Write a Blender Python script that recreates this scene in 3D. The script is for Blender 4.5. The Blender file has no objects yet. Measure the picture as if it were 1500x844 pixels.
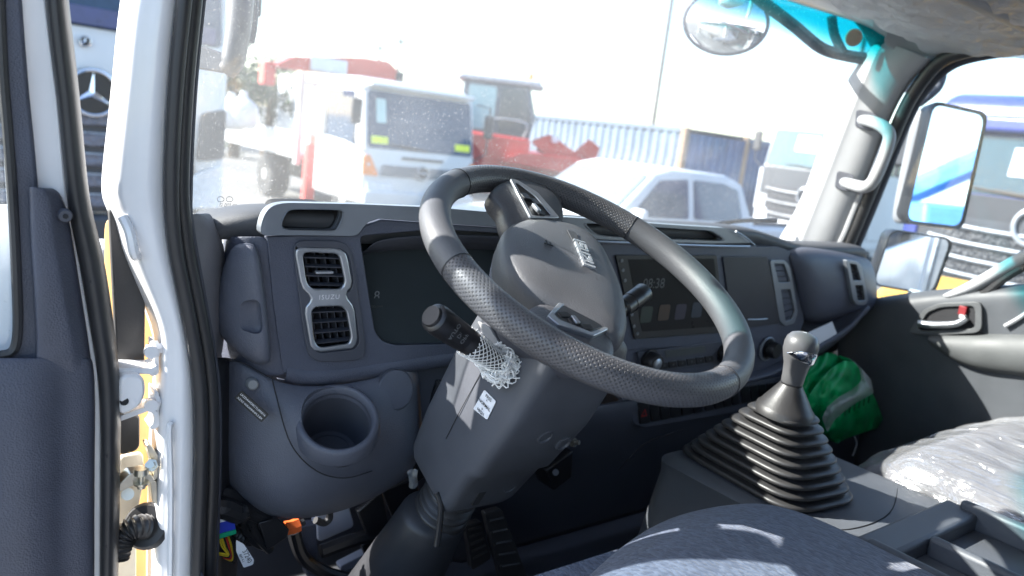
import bpy, bmesh, math, random
from mathutils import Vector, Matrix, noise
random.seed(7)
S = bpy.context.scene
COL = S.collection
R = math.radians

# ---------------------------------------------------------------- camera
LENS_PX = 1150.0
CAM = Vector((0.0, 0.0, 1.95))
YAW, PITCH, ROLL = R(38.5), R(-11.0), R(7.0)
FW = Vector((math.sin(YAW)*math.cos(PITCH), math.cos(YAW)*math.cos(PITCH), math.sin(PITCH)))
_r0 = Vector((math.cos(YAW), -math.sin(YAW), 0.0))
_u0 = _r0.cross(FW)
UP = _u0*math.cos(ROLL) - _r0*math.sin(ROLL)
RT = _r0*math.cos(ROLL) + _u0*math.sin(ROLL)
cam_data = bpy.data.cameras.new('camera')
cam = bpy.data.objects.new('camera', cam_data)
COL.objects.link(cam)
cam_data.sensor_width = 36.0
cam_data.lens = LENS_PX/1500.0*36.0
cam_data.clip_start = 0.02
cam_data.clip_end = 3000.0
mw = Matrix.Identity(4)
for i in range(3):
    mw[i][0], mw[i][1], mw[i][2], mw[i][3] = RT[i], UP[i], -FW[i], CAM[i]
cam.matrix_world = mw
cam_data.dof.use_dof = True
cam_data.dof.focus_distance = 1.03
cam_data.dof.aperture_fstop = 4.5
S.camera = cam

# ---------------------------------------------------------------- light
SUN_DIR = Vector((-1.0, 0.80, 0.83)).normalized()      # towards the sun
world = bpy.data.worlds.new('World'); S.world = world; world.use_nodes = True
wn = world.node_tree.nodes; wl = world.node_tree.links
sky = wn.new('ShaderNodeTexSky'); sky.sky_type = 'NISHITA'; sky.sun_disc = False
sky.sun_elevation = math.asin(SUN_DIR.z)
sky.sun_rotation = math.atan2(SUN_DIR.x, SUN_DIR.y)
sky.air_density = 1.0; sky.dust_density = 0.8; sky.ozone_density = 1.0
wl.new(sky.outputs[0], wn['Background'].inputs[0])
wn['Background'].inputs[1].default_value = 0.15
sd = bpy.data.lights.new('sun', 'SUN'); sd.energy = 5.0; sd.angle = R(0.5); sd.color = (1.0, 0.965, 0.91)
sun = bpy.data.objects.new('sun', sd); COL.objects.link(sun)
sun.rotation_euler = SUN_DIR.to_track_quat('Z', 'Y').to_euler()
sun.location = (-8, 3, 8)
S.view_settings.view_transform = 'Standard'
S.view_settings.look = 'None'
S.view_settings.gamma = 1.0
S.view_settings.exposure = 1.78
S.view_settings.use_curve_mapping = False
try:
    S.cycles.max_bounces = 10; S.cycles.transparent_max_bounces = 16; S.cycles.diffuse_bounces = 4
    S.cycles.sample_clamp_indirect = 6.0
    S.cycles.caustics_reflective = False; S.cycles.caustics_refractive = False
except Exception:
    pass

# ---------------------------------------------------------------- helpers
def ray(px, py): return FW + RT*((px-750.0)/LENS_PX) - UP*((py-422.0)/LENS_PX)
def AY(px, py, Y): d = ray(px, py); return CAM + d*((Y-CAM.y)/d.y)
def AX(px, py, X): d = ray(px, py); return CAM + d*((X-CAM.x)/d.x)
def AZ(px, py, Z): d = ray(px, py); return CAM + d*((Z-CAM.z)/d.z)
def AD(px, py, D): return CAM + ray(px, py)*D
def AP(px, py, p0, n):
    d = ray(px, py); return CAM + d*((p0-CAM).dot(n)/d.dot(n))
def LY(Y, *pts): return [AY(x, y, Y) for x, y in pts]
def LX(X, *pts): return [AX(x, y, X) for x, y in pts]

ORG = {}
XF = [Matrix.Identity(4)]
def V(*a): return Vector(a)

def thing(name, label, cat, loc=(0, 0, 0), group=None):
    o = bpy.data.objects.new(name, None); COL.objects.link(o)
    w = XF[0] @ Vector(loc); o.location = w; o.empty_display_size = 0.1
    ORG[o] = w; o['label'] = label; o['category'] = cat
    if group: o['group'] = group
    return o
def tag(o, label=None, cat=None, group=None, kind=None):
    if label: o['label'] = label
    if cat: o['category'] = cat
    if group: o['group'] = group
    if kind: o['kind'] = kind
    return o
def mk(name, vs, fs, mat, par=None, ang=35, bev=0, seg=2, sub=0, sol=0, uv=None, flat=False, recalc=True):
    org = ORG.get(par, Vector())
    me = bpy.data.meshes.new(name)
    me.from_pydata([(XF[0] @ Vector(v)) - org for v in vs], [], fs)
    if uv:
        l = me.uv_layers.new(name='UVMap')
        for i, c in enumerate(uv): l.data[i].uv = c
    if recalc and not uv:
        b = bmesh.new(); b.from_mesh(me); bmesh.ops.recalc_face_normals(b, faces=b.faces); b.to_mesh(me); b.free()
    if not flat:
        me.polygons.foreach_set('use_smooth', [True]*len(me.polygons))
        if not sub: me.set_sharp_from_angle(angle=R(ang))
    me.materials.append(mat)
    o = bpy.data.objects.new(name, me); COL.objects.link(o)
    if par is not None: o.parent = par
    ORG[o] = org
    if sol:
        m = o.modifiers.new('solid', 'SOLIDIFY'); m.thickness = abs(sol); m.offset = -1 if sol > 0 else 1
    if bev:
        m = o.modifiers.new('bevel', 'BEVEL'); m.width = bev; m.segments = seg; m.limit_method = 'ANGLE'; m.angle_limit = R(30); m.harden_normals = False
    if sub:
        m = o.modifiers.new('subsurf', 'SUBSURF'); m.levels = sub; m.render_levels = sub
    return o
def rings(name, loops, mat, par=None, cap0=True, cap1=True, closed=True, uvf=None, **k):
    n = len(loops[0]); vs = [p for l in loops for p in l]; fs = []; uv = []
    m = n if closed else n-1
    for i in range(len(loops)-1):
        for j in range(m):
            j2 = (j+1) % n
            if uvf:
                fs.append((i*n+j, (i+1)*n+j, (i+1)*n+j2, i*n+j2)); uv += [uvf(i, j), uvf(i+1, j), uvf(i+1, j+1), uvf(i, j+1)]
            else: fs.append((i*n+j, i*n+j2, (i+1)*n+j2, (i+1)*n+j))
    if closed and cap0 and not uvf: fs.append(tuple(reversed(range(n))))
    if closed and cap1 and not uvf: fs.append(tuple(range((len(loops)-1)*n, len(loops)*n)))
    return mk(name, vs, fs, mat, par, uv=uv if uvf else None, **k)
def loft(name, rows, mat, par=None, sub=2, sol=0.004, **k):
    return rings(name, rows, mat, par, closed=False, sub=sub, sol=sol, **k)
def rp(pts, r, n=4):
    pts = [Vector(p) for p in pts]; out = []; N = len(pts)
    for i, p in enumerate(pts):
        rr = r[i] if isinstance(r, (list, tuple)) else r
        a = pts[i-1]-p; b = pts[(i+1) % N]-p
        ra = min(rr, a.length*.48); rb = min(rr, b.length*.48)
        p0 = p+a.normalized()*ra; p1 = p+b.normalized()*rb
        for k in range(n+1):
            t = k/n; out.append(p0*(1-t)**2 + p*2*t*(1-t) + p1*t*t)
    return out
def plate(name, outline, dv, mat, par=None, holes=(), bev=0.003, **k):
    bm = bmesh.new(); es = []
    for loop in [outline]+list(holes):
        v = [bm.verts.new(Vector(p)) for p in loop]
        for i in range(len(v)): es.append(bm.edges.new((v[i], v[(i+1) % len(v)])))
    if holes: bmesh.ops.triangle_fill(bm, use_beauty=True, use_dissolve=False, edges=es)
    else: bm.faces.new(bm.verts[:])
    bm.normal_update()
    g = bmesh.ops.extrude_face_region(bm, geom=bm.faces[:])
    bmesh.ops.translate(bm, vec=Vector(dv), verts=[e for e in g['geom'] if isinstance(e, bmesh.types.BMVert)])
    bmesh.ops.recalc_face_normals(bm, faces=bm.faces)
    bm.verts.index_update()
    vs = [v.co.copy() for v in bm.verts]; fs = [[v.index for v in f.verts] for f in bm.faces]; bm.free()
    return mk(name, vs, fs, mat, par, bev=bev, **k)
def frames(pts, closed=False):
    N = len(pts); T = []
    for i in range(N):
        a = pts[i-1] if (i or closed) else pts[0]; b = pts[(i+1) % N] if (i < N-1 or closed) else pts[-1]
        T.append((b-a).normalized())
    u = T[0].orthogonal().normalized(); out = []
    for i in range(N):
        u = (u - T[i]*u.dot(T[i])).normalized(); out.append((u, T[i].cross(u)))
    return out
def crm(pts, n=6, closed=False):
    pts = [Vector(p) for p in pts]; N = len(pts); out = []
    for i in range(N if closed else N-1):
        g = lambda j: pts[j % N] if closed else pts[max(0, min(N-1, j))]
        a, b, c, d = g(i-1), g(i), g(i+1), g(i+2)
        for k in range(n):
            t = k/n
            out.append(0.5*((2*b)+(c-a)*t+(2*a-5*b+4*c-d)*t*t+(3*b-a-3*c+d)*t**3))
    if not closed: out.append(pts[-1])
    return out
def tube_loops(pts, r, n=10, smooth=6, closed=False, flat=1.0):
    pts = [Vector(p) for p in pts]
    if smooth and len(pts) > 2:
        q = crm(pts, smooth, closed)
        if not isinstance(r, (int, float)):
            rr = []
            for i in range(len(pts)-1): rr += [r[i]+(r[i+1]-r[i])*k/smooth for k in range(smooth)]
            r = rr+[r[-1]]
        pts = q
    fr = frames(pts, closed); L = []
    for i, p in enumerate(pts):
        ri = r if isinstance(r, (int, float)) else r[i]
        L.append([p+fr[i][0]*math.cos(2*math.pi*k/n)*ri+fr[i][1]*math.sin(2*math.pi*k/n)*ri*flat for k in range(n)])
    return L
def tube(name, pts, r, mat, par=None, n=10, smooth=6, closed=False, flat=1.0, **k):
    L = tube_loops(pts, r, n, smooth, closed, flat)
    if closed: L.append(L[0]); return rings(name, L, mat, par, cap0=False, cap1=False, **k)
    return rings(name, L, mat, par, **k)
def multi(name, parts, mat, par=None, **k):
    """one part made of several lofted strands (list of loops lists)"""
    vs = []; fs = []
    for L in parts:
        b = len(vs); n = len(L[0]); vs += [p for l in L for p in l]
        for i in range(len(L)-1):
            for j in range(n):
                j2 = (j+1) % n; fs.append((b+i*n+j, b+i*n+j2, b+(i+1)*n+j2, b+(i+1)*n+j))
        fs.append(tuple(b+j for j in reversed(range(n)))); fs.append(tuple(b+(len(L)-1)*n+j for j in range(n)))
    return mk(name, vs, fs, mat, par, **k)
def cyl(name, p0, p1, prof, mat, par=None, n=24, **k):
    p0 = Vector(p0); p1 = Vector(p1); ax = p1-p0; d = ax.normalized(); u = d.orthogonal().normalized(); w = d.cross(u)
    if isinstance(prof, (int, float)): prof = [(0, prof), (1, prof)]
    L = [[p0+ax*t+(u*math.cos(2*math.pi*i/n)+w*math.sin(2*math.pi*i/n))*r for i in range(n)] for t, r in prof]
    return rings(name, L, mat, par, **k)
def box(name, c, s, mat, par=None, bev=0.004, rot=None, **k):
    c = Vector(c); vs = []
    for x in (-.5, .5):
        for y in (-.5, .5):
            for z in (-.5, .5):
                v = Vector((x*s[0], y*s[1], z*s[2]))
                vs.append(c+(rot @ v if rot else v))
    fs = [(0, 1, 3, 2), (4, 6, 7, 5), (0, 4, 5, 1), (2, 3, 7, 6), (0, 2, 6, 4), (1, 5, 7, 3)]
    return mk(name, vs, fs, mat, par, bev=bev, **k)
def text(name, body, size, o, xd, yd, mat, par=None, ext=0.0004, bold=0.0, center=True, spacing=1.0):
    cu = bpy.data.curves.new('t', 'FONT'); cu.body = body; cu.size = 1.0; cu.extrude = 0.0; cu.offset = bold
    cu.space_character = spacing
    if center: cu.align_x = 'CENTER'; cu.align_y = 'CENTER'
    cu.resolution_u = 3
    t = bpy.data.objects.new('t', cu); COL.objects.link(t)
    dg = bpy.context.evaluated_depsgraph_get(); dg.update()
    me = bpy.data.meshes.new_from_object(t.evaluated_get(dg))
    xd = Vector(xd).normalized(); yd = Vector(yd); yd = (yd-xd*yd.dot(xd)).normalized(); nz = xd.cross(yd)
    o = Vector(o)
    bm = bmesh.new(); bm.from_mesh(me)
    if ext:
        g = bmesh.ops.extrude_face_region(bm, geom=bm.faces[:])
        for e in g['geom']:
            if isinstance(e, bmesh.types.BMVert): e.co.z += ext/size
    vs = [o+xd*v.co.x*size+yd*v.co.y*size+nz*(v.co.z*size) for v in bm.verts]
    bm.verts.index_update()
    fs = [[v.index for v in f.verts] for f in bm.faces]
    bm.free(); bpy.data.objects.remove(t); bpy.data.curves.remove(cu); bpy.data.meshes.remove(me)
    return mk(name, vs, fs, mat, par)
def boolean(o, cutter):
    m = o.modifiers.new('b', 'BOOLEAN'); m.operation = 'DIFFERENCE'; m.object = cutter; m.solver = 'EXACT'
    dg = bpy.context.evaluated_depsgraph_get(); dg.update()
    me = bpy.data.meshes.new_from_object(o.evaluated_get(dg))
    o.modifiers.clear(); o.data = me
    me.polygons.foreach_set('use_smooth', [True]*len(me.polygons)); me.set_sharp_from_angle(angle=R(40))
    bpy.data.objects.remove(cutter)
def frame_at(loc, heading):
    """local x = right, y = forward along heading (degrees from +Y towards +X)"""
    return Matrix.Translation(Vector(loc)) @ Matrix.Rotation(-R(heading), 4, 'Z')

# ---------------------------------------------------------------- materials
def newmat(name):
    m = bpy.data.materials.new(name); m.use_nodes = True
    return m, m.node_tree.nodes, m.node_tree.links, m.node_tree.nodes['Principled BSDF']
def mat(name, col, rough=0.5, metal=0.0, grain=0, gs=0.25, gd=0.0004, var=0.12, vs=14.0, spec=0.5, coat=0.0, dust=0.0):
    m, N, L, B = newmat(name)
    B.inputs['Roughness'].default_value = rough; B.inputs['Metallic'].default_value = metal
    B.inputs['Specular IOR Level'].default_value = spec
    if coat: B.inputs['Coat Weight'].default_value = coat; B.inputs['Coat Roughness'].default_value = 0.06
    tc = N.new('ShaderNodeTexCoord')
    no = N.new('ShaderNodeTexNoise'); no.inputs['Scale'].default_value = vs; no.inputs['Detail'].default_value = 5
    L.new(tc.outputs['Object'], no.inputs['Vector'])
    mr = N.new('ShaderNodeMapRange'); mr.inputs[1].default_value = .3; mr.inputs[2].default_value = .7
    mr.inputs[3].default_value = 1-var; mr.inputs[4].default_value = 1+var
    L.new(no.outputs['Fac'], mr.inputs[0])
    mx = N.new('ShaderNodeMix'); mx.data_type = 'RGBA'; mx.blend_type = 'MULTIPLY'; mx.inputs[0].default_value = 1
    mx.inputs[6].default_value = (*col, 1); L.new(mr.outputs[0], mx.inputs[7])
    out = mx.outputs[2]
    if dust:
        n2 = N.new('ShaderNodeTexNoise'); n2.inputs['Scale'].default_value = 420; n2.inputs['Detail'].default_value = 2
        L.new(tc.outputs['Object'], n2.inputs['Vector'])
        r2 = N.new('ShaderNodeMapRange'); r2.inputs[1].default_value = .70; r2.inputs[2].default_value = .78; r2.inputs[4].default_value = dust
        L.new(n2.outputs['Fac'], r2.inputs[0])
        m2 = N.new('ShaderNodeMix'); m2.data_type = 'RGBA'; L.new(r2.outputs[0], m2.inputs[0]); L.new(out, m2.inputs[6]); m2.inputs[7].default_value = (.5, .48, .44, 1)
        out = m2.outputs[2]
    L.new(out, B.inputs['Base Color'])
    r3 = N.new('ShaderNodeMapRange'); r3.inputs[1].default_value = .3; r3.inputs[2].default_value = .7
    r3.inputs[3].default_value = rough*.88; r3.inputs[4].default_value = min(1, rough*1.14); L.new(no.outputs['Fac'], r3.inputs[0]); L.new(r3.outputs[0], B.inputs['Roughness'])
    if grain:
        g = N.new('ShaderNodeTexVoronoi'); g.inputs['Scale'].default_value = grain
        L.new(tc.outputs['Object'], g.inputs['Vector'])
        b = N.new('ShaderNodeBump'); b.inputs['Strength'].default_value = gs; b.inputs['Distance'].default_value = gd
        L.new(g.outputs['Distance'], b.inputs['Height']); L.new(b.outputs[0], B.inputs['Normal'])
    return m
def glassmat(name, tint=(1, 1, 1), refl=0.05, dust=0.0, speck=0.0, band=None):
    m, N, L, B = newmat(name); N.remove(B)
    o = N['Material Output']
    tr = N.new('ShaderNodeBsdfTransparent'); tr.inputs[0].default_value = (*tint, 1)
    gl = N.new('ShaderNodeBsdfGlossy'); gl.inputs['Roughness'].default_value = 0.02
    fr = N.new('ShaderNodeLayerWeight'); fr.inputs[0].default_value = .5
    pw = N.new('ShaderNodeMath'); pw.operation = 'POWER'; pw.inputs[1].default_value = 5; L.new(fr.outputs['Facing'], pw.inputs[0])
    mm = N.new('ShaderNodeMath'); mm.operation = 'MULTIPLY_ADD'; mm.inputs[1].default_value = .9*refl/0.05; mm.inputs[2].default_value = .02*refl/.05; L.new(pw.outputs[0], mm.inputs[0])
    cl = N.new('ShaderNodeClamp'); L.new(mm.outputs[0], cl.inputs[0])
    mx = N.new('ShaderNodeMixShader'); L.new(cl.outputs[0], mx.inputs[0]); L.new(tr.outputs[0], mx.inputs[1]); L.new(gl.outputs[0], mx.inputs[2])
    fin = mx.outputs[0]
    tc = N.new('ShaderNodeTexCoord')
    if band:
        sp = N.new('ShaderNodeSeparateXYZ'); L.new(tc.outputs['Object'], sp.inputs[0])
        # the tint follows the arched top edge of the glass (Object x runs from the cab's centre line)
        a1 = N.new('ShaderNodeMath'); a1.operation = 'ABSOLUTE'; L.new(sp.outputs[0], a1.inputs[0])
        a2 = N.new('ShaderNodeMath'); a2.operation = 'DIVIDE'; a2.inputs[1].default_value = .87; L.new(a1.outputs[0], a2.inputs[0])
        a3 = N.new('ShaderNodeMath'); a3.operation = 'POWER'; a3.inputs[1].default_value = 3; L.new(a2.outputs[0], a3.inputs[0])
        a4 = N.new('ShaderNodeMath'); a4.operation = 'MULTIPLY_ADD'; a4.inputs[1].default_value = .10; L.new(a3.outputs[0], a4.inputs[0]); L.new(sp.outputs[2], a4.inputs[2])
        mr = N.new('ShaderNodeMapRange'); mr.interpolation_type = 'SMOOTHSTEP'; mr.inputs[1].default_value = band[0]; mr.inputs[2].default_value = band[1]
        L.new(a4.outputs[0], mr.inputs[0])
        mc = N.new('ShaderNodeMix'); mc.data_type = 'RGBA'; L.new(mr.outputs[0], mc.inputs[0]); mc.inputs[6].default_value = (*tint, 1); mc.inputs[7].default_value = (*band[2], 1)
        L.new(mc.outputs[2], tr.inputs[0])
    if dust or speck:
        df = N.new('ShaderNodeBsdfDiffuse'); df.inputs[0].default_value = (.85, .85, .85, 1)
        tl = N.new('ShaderNodeBsdfTranslucent'); tl.inputs[0].default_value = (.9, .9, .9, 1)
        ad = N.new('ShaderNodeMixShader'); ad.inputs[0].default_value = .6; L.new(df.outputs[0], ad.inputs[1]); L.new(tl.outputs[0], ad.inputs[2])
        vo = N.new('ShaderNodeTexVoronoi'); vo.inputs['Scale'].default_value = 250; L.new(tc.outputs['Object'], vo.inputs['Vector'])
        wn_ = N.new('ShaderNodeTexWhiteNoise'); L.new(vo.outputs['Color'], wn_.inputs['Vector'])
        # every cell has a speck of its own size
        rs = N.new('ShaderNodeMapRange'); rs.inputs[1].default_value = .35; rs.inputs[2].default_value = 1.0; rs.inputs[3].default_value = 0.0; rs.inputs[4].default_value = .26
        L.new(wn_.outputs['Value'], rs.inputs[0])
        sb = N.new('ShaderNodeMath'); sb.operation = 'SUBTRACT'; L.new(rs.outputs[0], sb.inputs[0]); L.new(vo.outputs['Distance'], sb.inputs[1])
        r2 = N.new('ShaderNodeMapRange'); r2.inputs[1].default_value = 0; r2.inputs[2].default_value = .08; r2.inputs[4].default_value = speck
        L.new(sb.outputs[0], r2.inputs[0])
        n2 = N.new('ShaderNodeTexNoise'); n2.inputs['Scale'].default_value = 5; n2.inputs['Detail'].default_value = 6; L.new(tc.outputs['Object'], n2.inputs['Vector'])
        r3 = N.new('ShaderNodeMapRange'); r3.inputs[1].default_value = .3; r3.inputs[2].default_value = .75; r3.inputs[3].default_value = dust*.5; r3.inputs[4].default_value = dust*1.5
        L.new(n2.outputs['Fac'], r3.inputs[0])
        sm = N.new('ShaderNodeMath'); sm.operation = 'ADD'; L.new(r2.outputs[0], sm.inputs[0]); L.new(r3.outputs[0], sm.inputs[1])
        m2 = N.new('ShaderNodeMixShader'); L.new(sm.outputs[0], m2.inputs[0]); L.new(fin, m2.inputs[1]); L.new(ad.outputs[0], m2.inputs[2])
        fin = m2.outputs[0]
    L.new(fin, o.inputs[0])
    return m
def filmmat(name, white=0.22, scale=(60, 12, 30), gloss=.24):
    """clear crinkled polythene"""
    m, N, L, B = newmat(name); N.remove(B); o = N['Material Output']
    tc = N.new('ShaderNodeTexCoord'); mp = N.new('ShaderNodeMapping'); mp.inputs['Scale'].default_value = scale
    L.new(tc.outputs['Object'], mp.inputs[0])
    no = N.new('ShaderNodeTexNoise'); no.inputs['Scale'].default_value = 1; no.inputs['Detail'].default_value = 4; no.inputs['Distortion'].default_value = 1.2
    L.new(mp.outputs[0], no.inputs['Vector'])
    bp = N.new('ShaderNodeBump'); bp.inputs['Strength'].default_value = 1; bp.inputs['Distance'].default_value = .012; L.new(no.outputs['Fac'], bp.inputs['Height'])
    tr = N.new('ShaderNodeBsdfTransparent'); gl = N.new('ShaderNodeBsdfGlossy'); gl.inputs['Roughness'].default_value = .10; L.new(bp.outputs[0], gl.inputs['Normal'])
    df = N.new('ShaderNodeBsdfTranslucent'); df.inputs[0].default_value = (.9, .9, .92, 1)
    d2 = N.new('ShaderNodeBsdfDiffuse'); d2.inputs[0].default_value = (.9, .9, .92, 1); L.new(bp.outputs[0], d2.inputs['Normal'])
    mw_ = N.new('ShaderNodeMixShader'); mw_.inputs[0].default_value = .7; L.new(df.outputs[0], mw_.inputs[1]); L.new(d2.outputs[0], mw_.inputs[2])
    a = N.new('ShaderNodeMixShader'); a.inputs[0].default_value = white; L.new(tr.outputs[0], a.inputs[1]); L.new(mw_.outputs[0], a.inputs[2])
    b = N.new('ShaderNodeMixShader'); b.inputs[0].default_value = gloss; L.new(a.outputs[0], b.inputs[1]); L.new(gl.outputs[0], b.inputs[2])
    L.new(b.outputs[0], o.inputs[0])
    return m
def emitmat(name, col, st):
    m, N, L, B = newmat(name)
    B.inputs['Base Color'].default_value = (.01, .01, .01, 1); B.inputs['Emission Color'].default_value = (*col, 1); B.inputs['Emission Strength'].default_value = st
    return m
def perfmat(name, col):
    """leather with staggered perforations, laid out in the rim's own UV (metres / pitch)"""
    m, N, L, B = newmat(name)
    uv = N.new('ShaderNodeUVMap'); uv.uv_map = 'UVMap'
    ds = []
    for off in (0.0, .5):
        a = N.new('ShaderNodeVectorMath'); a.operation = 'ADD'; a.inputs[1].default_value = (off, off, 0); L.new(uv.outputs[0], a.inputs[0])
        f = N.new('ShaderNodeVectorMath'); f.operation = 'FRACTION'; L.new(a.outputs[0], f.inputs[0])
        d = N.new('ShaderNodeVectorMath'); d.operation = 'DISTANCE'; d.inputs[1].default_value = (.5, .5, 0); L.new(f.outputs[0], d.inputs[0])
        ds.append(d)
    mn = N.new('ShaderNodeMath'); mn.operation = 'MINIMUM'; L.new(ds[0].outputs['Value'], mn.inputs[0]); L.new(ds[1].outputs['Value'], mn.inputs[1])
    mr = N.new('ShaderNodeMapRange'); mr.interpolation_type = 'SMOOTHSTEP'; mr.inputs[1].default_value = .10; mr.inputs[2].default_value = .22; L.new(mn.outputs[0], mr.inputs[0])
    tc = N.new('ShaderNodeTexCoord'); vo = N.new('ShaderNodeTexVoronoi'); vo.inputs['Scale'].default_value = 700; L.new(tc.outputs['Object'], vo.inputs['Vector'])
    ad = N.new('ShaderNodeMath'); ad.operation = 'MULTIPLY_ADD'; ad.inputs[1].default_value = .12; L.new(vo.outputs['Distance'], ad.inputs[0]); L.new(mr.outputs[0], ad.inputs[2])
    b = N.new('ShaderNodeBump'); b.inputs['Strength'].default_value = .9; b.inputs['Distance'].default_value = .0012; L.new(ad.outputs[0], b.inputs['Height']); L.new(b.outputs[0], B.inputs['Normal'])
    mx = N.new('ShaderNodeMix'); mx.data_type = 'RGBA'; L.new(mr.outputs[0], mx.inputs[0]); mx.inputs[6].default_value = (col[0]*.35, col[1]*.35, col[2]*.35, 1); mx.inputs[7].default_value = (*col, 1)
    L.new(mx.outputs[2], B.inputs['Base Color']); B.inputs['Roughness'].default_value = .38
    return m
def fabricmat(name, c1, c2):
    """woven cloth: short dashes about 7 x 3 mm in two shades"""
    m, N, L, B = newmat(name)
    tc = N.new('ShaderNodeTexCoord')
    mp = N.new('ShaderNodeMapping'); mp.inputs['Scale'].default_value = (300, 130, 130); mp.inputs['Rotation'].default_value = (0, 0, R(35)); L.new(tc.outputs['Object'], mp.inputs[0])
    vo = N.new('ShaderNodeTexVoronoi'); vo.inputs['Scale'].default_value = 1.0; vo.inputs['Randomness'].default_value = .7; L.new(mp.outputs[0], vo.inputs['Vector'])
    wn_ = N.new('ShaderNodeTexWhiteNoise'); L.new(vo.outputs['Color'], wn_.inputs['Vector'])
    no = N.new('ShaderNodeTexNoise'); no.inputs['Scale'].default_value = 9; L.new(tc.outputs['Object'], no.inputs['Vector'])
    ml = N.new('ShaderNodeMath'); ml.operation = 'MULTIPLY_ADD'; ml.inputs[1].default_value = .85; L.new(wn_.outputs['Value'], ml.inputs[0])
    mr = N.new('ShaderNodeMapRange'); mr.inputs[1].default_value = .3; mr.inputs[2].default_value = .7; mr.inputs[4].default_value = .15; L.new(no.outputs['Fac'], mr.inputs[0]); L.new(mr.outputs[0], ml.inputs[2])
    mx = N.new('ShaderNodeMix'); mx.data_type = 'RGBA'; L.new(ml.outputs[0], mx.inputs[0]); mx.inputs[6].default_value = (*c1, 1); mx.inputs[7].default_value = (*c2, 1)
    L.new(mx.outputs[2], B.inputs['Base Color'])
    b = N.new('ShaderNodeBump'); b.inputs['Strength'].default_value = .7; b.inputs['Distance'].default_value = .0018; b.invert = True; L.new(vo.outputs['Distance'], b.inputs['Height']); L.new(b.outputs[0], B.inputs['Normal'])
    B.inputs['Roughness'].default_value = .9; B.inputs['Sheen Weight'].default_value = .15
    return m

DASH = mat('dash_plastic', (.076, .084, .116), .5, grain=520, gs=.6, gd=.0008, dust=.12)
DASHL = mat('dash_plastic_light', (.088, .095, .122), .5, grain=520, gs=.5, gd=.0008, dust=.12)
DARK = mat('dark_plastic', (.064, .068, .086), .55, grain=500, gs=.25)
BLACK = mat('black_plastic', (.012, .012, .014), .38)
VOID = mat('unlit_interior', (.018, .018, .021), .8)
RUBBER = mat('rubber', (.034, .033, .034), .42, grain=300, gs=.15)
SEAL = mat('seal_rubber', (.028, .028, .030), .42)
SILVER = mat('silver_paint', (.42, .44, .47), .34, metal=.75)
BEZEL = mat('grey_bezel', (.24, .26, .29), .36, metal=.35)
CHROME = mat('chrome', (.85, .86, .88), .08, metal=1, var=.02)
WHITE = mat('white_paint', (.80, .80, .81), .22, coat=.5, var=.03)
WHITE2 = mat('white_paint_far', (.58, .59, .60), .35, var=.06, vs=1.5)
PILLAR = mat('pillar_trim', (.38, .385, .40), .6, grain=500, gs=.2, var=.05)
GREY = mat('grey_trim', (.26, .26, .26), .6, grain=500, gs=.2, var=.06)
DOORP = mat('door_plastic', (.066, .072, .098), .5, grain=480, gs=.6, gd=.0008)
LEATHER = mat('leather', (.076, .078, .085), .48, grain=750, gs=.5, gd=.0006)
PERF = perfmat('perforated_leather', (.085, .085, .092))
HUBM = mat('hub_plastic', (.088, .090, .096), .45, grain=800, gs=.5, gd=.0006, dust=.1)
SHROUD = mat('shroud_plastic', (.076, .081, .095), .5, grain=700, gs=.2, dust=.1)
SCREEN = mat('screen_glass', (.020, .020, .021), .30, var=.05, spec=.12)
AMBERLIT = mat('amber_lit_paint', (.50, .30, .11), .45, var=.10)  # hinge pocket: glow of sun through an amber lamp, put into the base colour
STEEL = mat('zinc_steel', (.62, .58, .48), .3, metal=.9, var=.2)
PAPER = mat('paper', (.82, .82, .84), .8, var=.03)
INK = mat('black_ink', (.02, .02, .02), .6)
DIM = mat('dim_print', (.16, .17, .18), .5)
NET = mat('net_thread', (.86, .86, .85), .6)
TEALG = glassmat('windscreen_glass', (.97, .985, .98), .05, dust=.052, speck=.34, band=(2.272, 2.345, (.01, .58, .62)))
SIDEG = glassmat('side_glass', (.92, .96, .98), .05, dust=.02, speck=.12)
FARG = mat('vehicle_glass', (.022, .045, .085), .06, spec=.6)
MIRROR = mat('mirror_silver', (.93, .95, .97), .02, metal=1, var=.005)
# ================================================================ ground
gm, gN, gL, gB = newmat('asphalt')
tc = gN.new('ShaderNodeTexCoord'); no = gN.new('ShaderNodeTexNoise'); no.inputs['Scale'].default_value = .35; no.inputs['Detail'].default_value = 8
gL.new(tc.outputs['Object'], no.inputs['Vector'])
cr = gN.new('ShaderNodeValToRGB'); cr.color_ramp.elements[0].position = .3; cr.color_ramp.elements[0].color = (.10, .098, .095, 1); cr.color_ramp.elements[1].position = .7; cr.color_ramp.elements[1].color = (.19, .185, .175, 1)
gL.new(no.outputs['Fac'], cr.inputs[0]); gL.new(cr.outputs[0], gB.inputs['Base Color']); gB.inputs['Roughness'].default_value = .9
tag(mk('ground', [(-800, -800, 0), (800, -800, 0), (800, 800, 0), (-800, 800, 0)], [(0, 1, 2, 3)], gm), kind='structure')

# ================================================================ the cab we look into
cab = thing('truck_cab', 'white truck cab around the driver compartment, windscreen glass dusty, grey inner pillars', 'truck', (1.15, .3, 0))
def wsY(X, Z): return 1.34 - .235*abs((X-1.15)/.87)**4 - (Z-1.75)*.20
def wsT(X): return 2.352-.045*abs((X-1.15)/.87)**4
# windscreen
rows = []
for i in range(9):
    t_ = i/8
    rows.append([V(X, wsY(X, 1.70+t_*(wsT(X)-1.70)), 1.70+t_*(wsT(X)-1.70)) for X in [.26+1.76*j/24 for j in range(25)]])
loft('windscreen', rows, TEALG, cab, sub=1, sol=.004)
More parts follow.
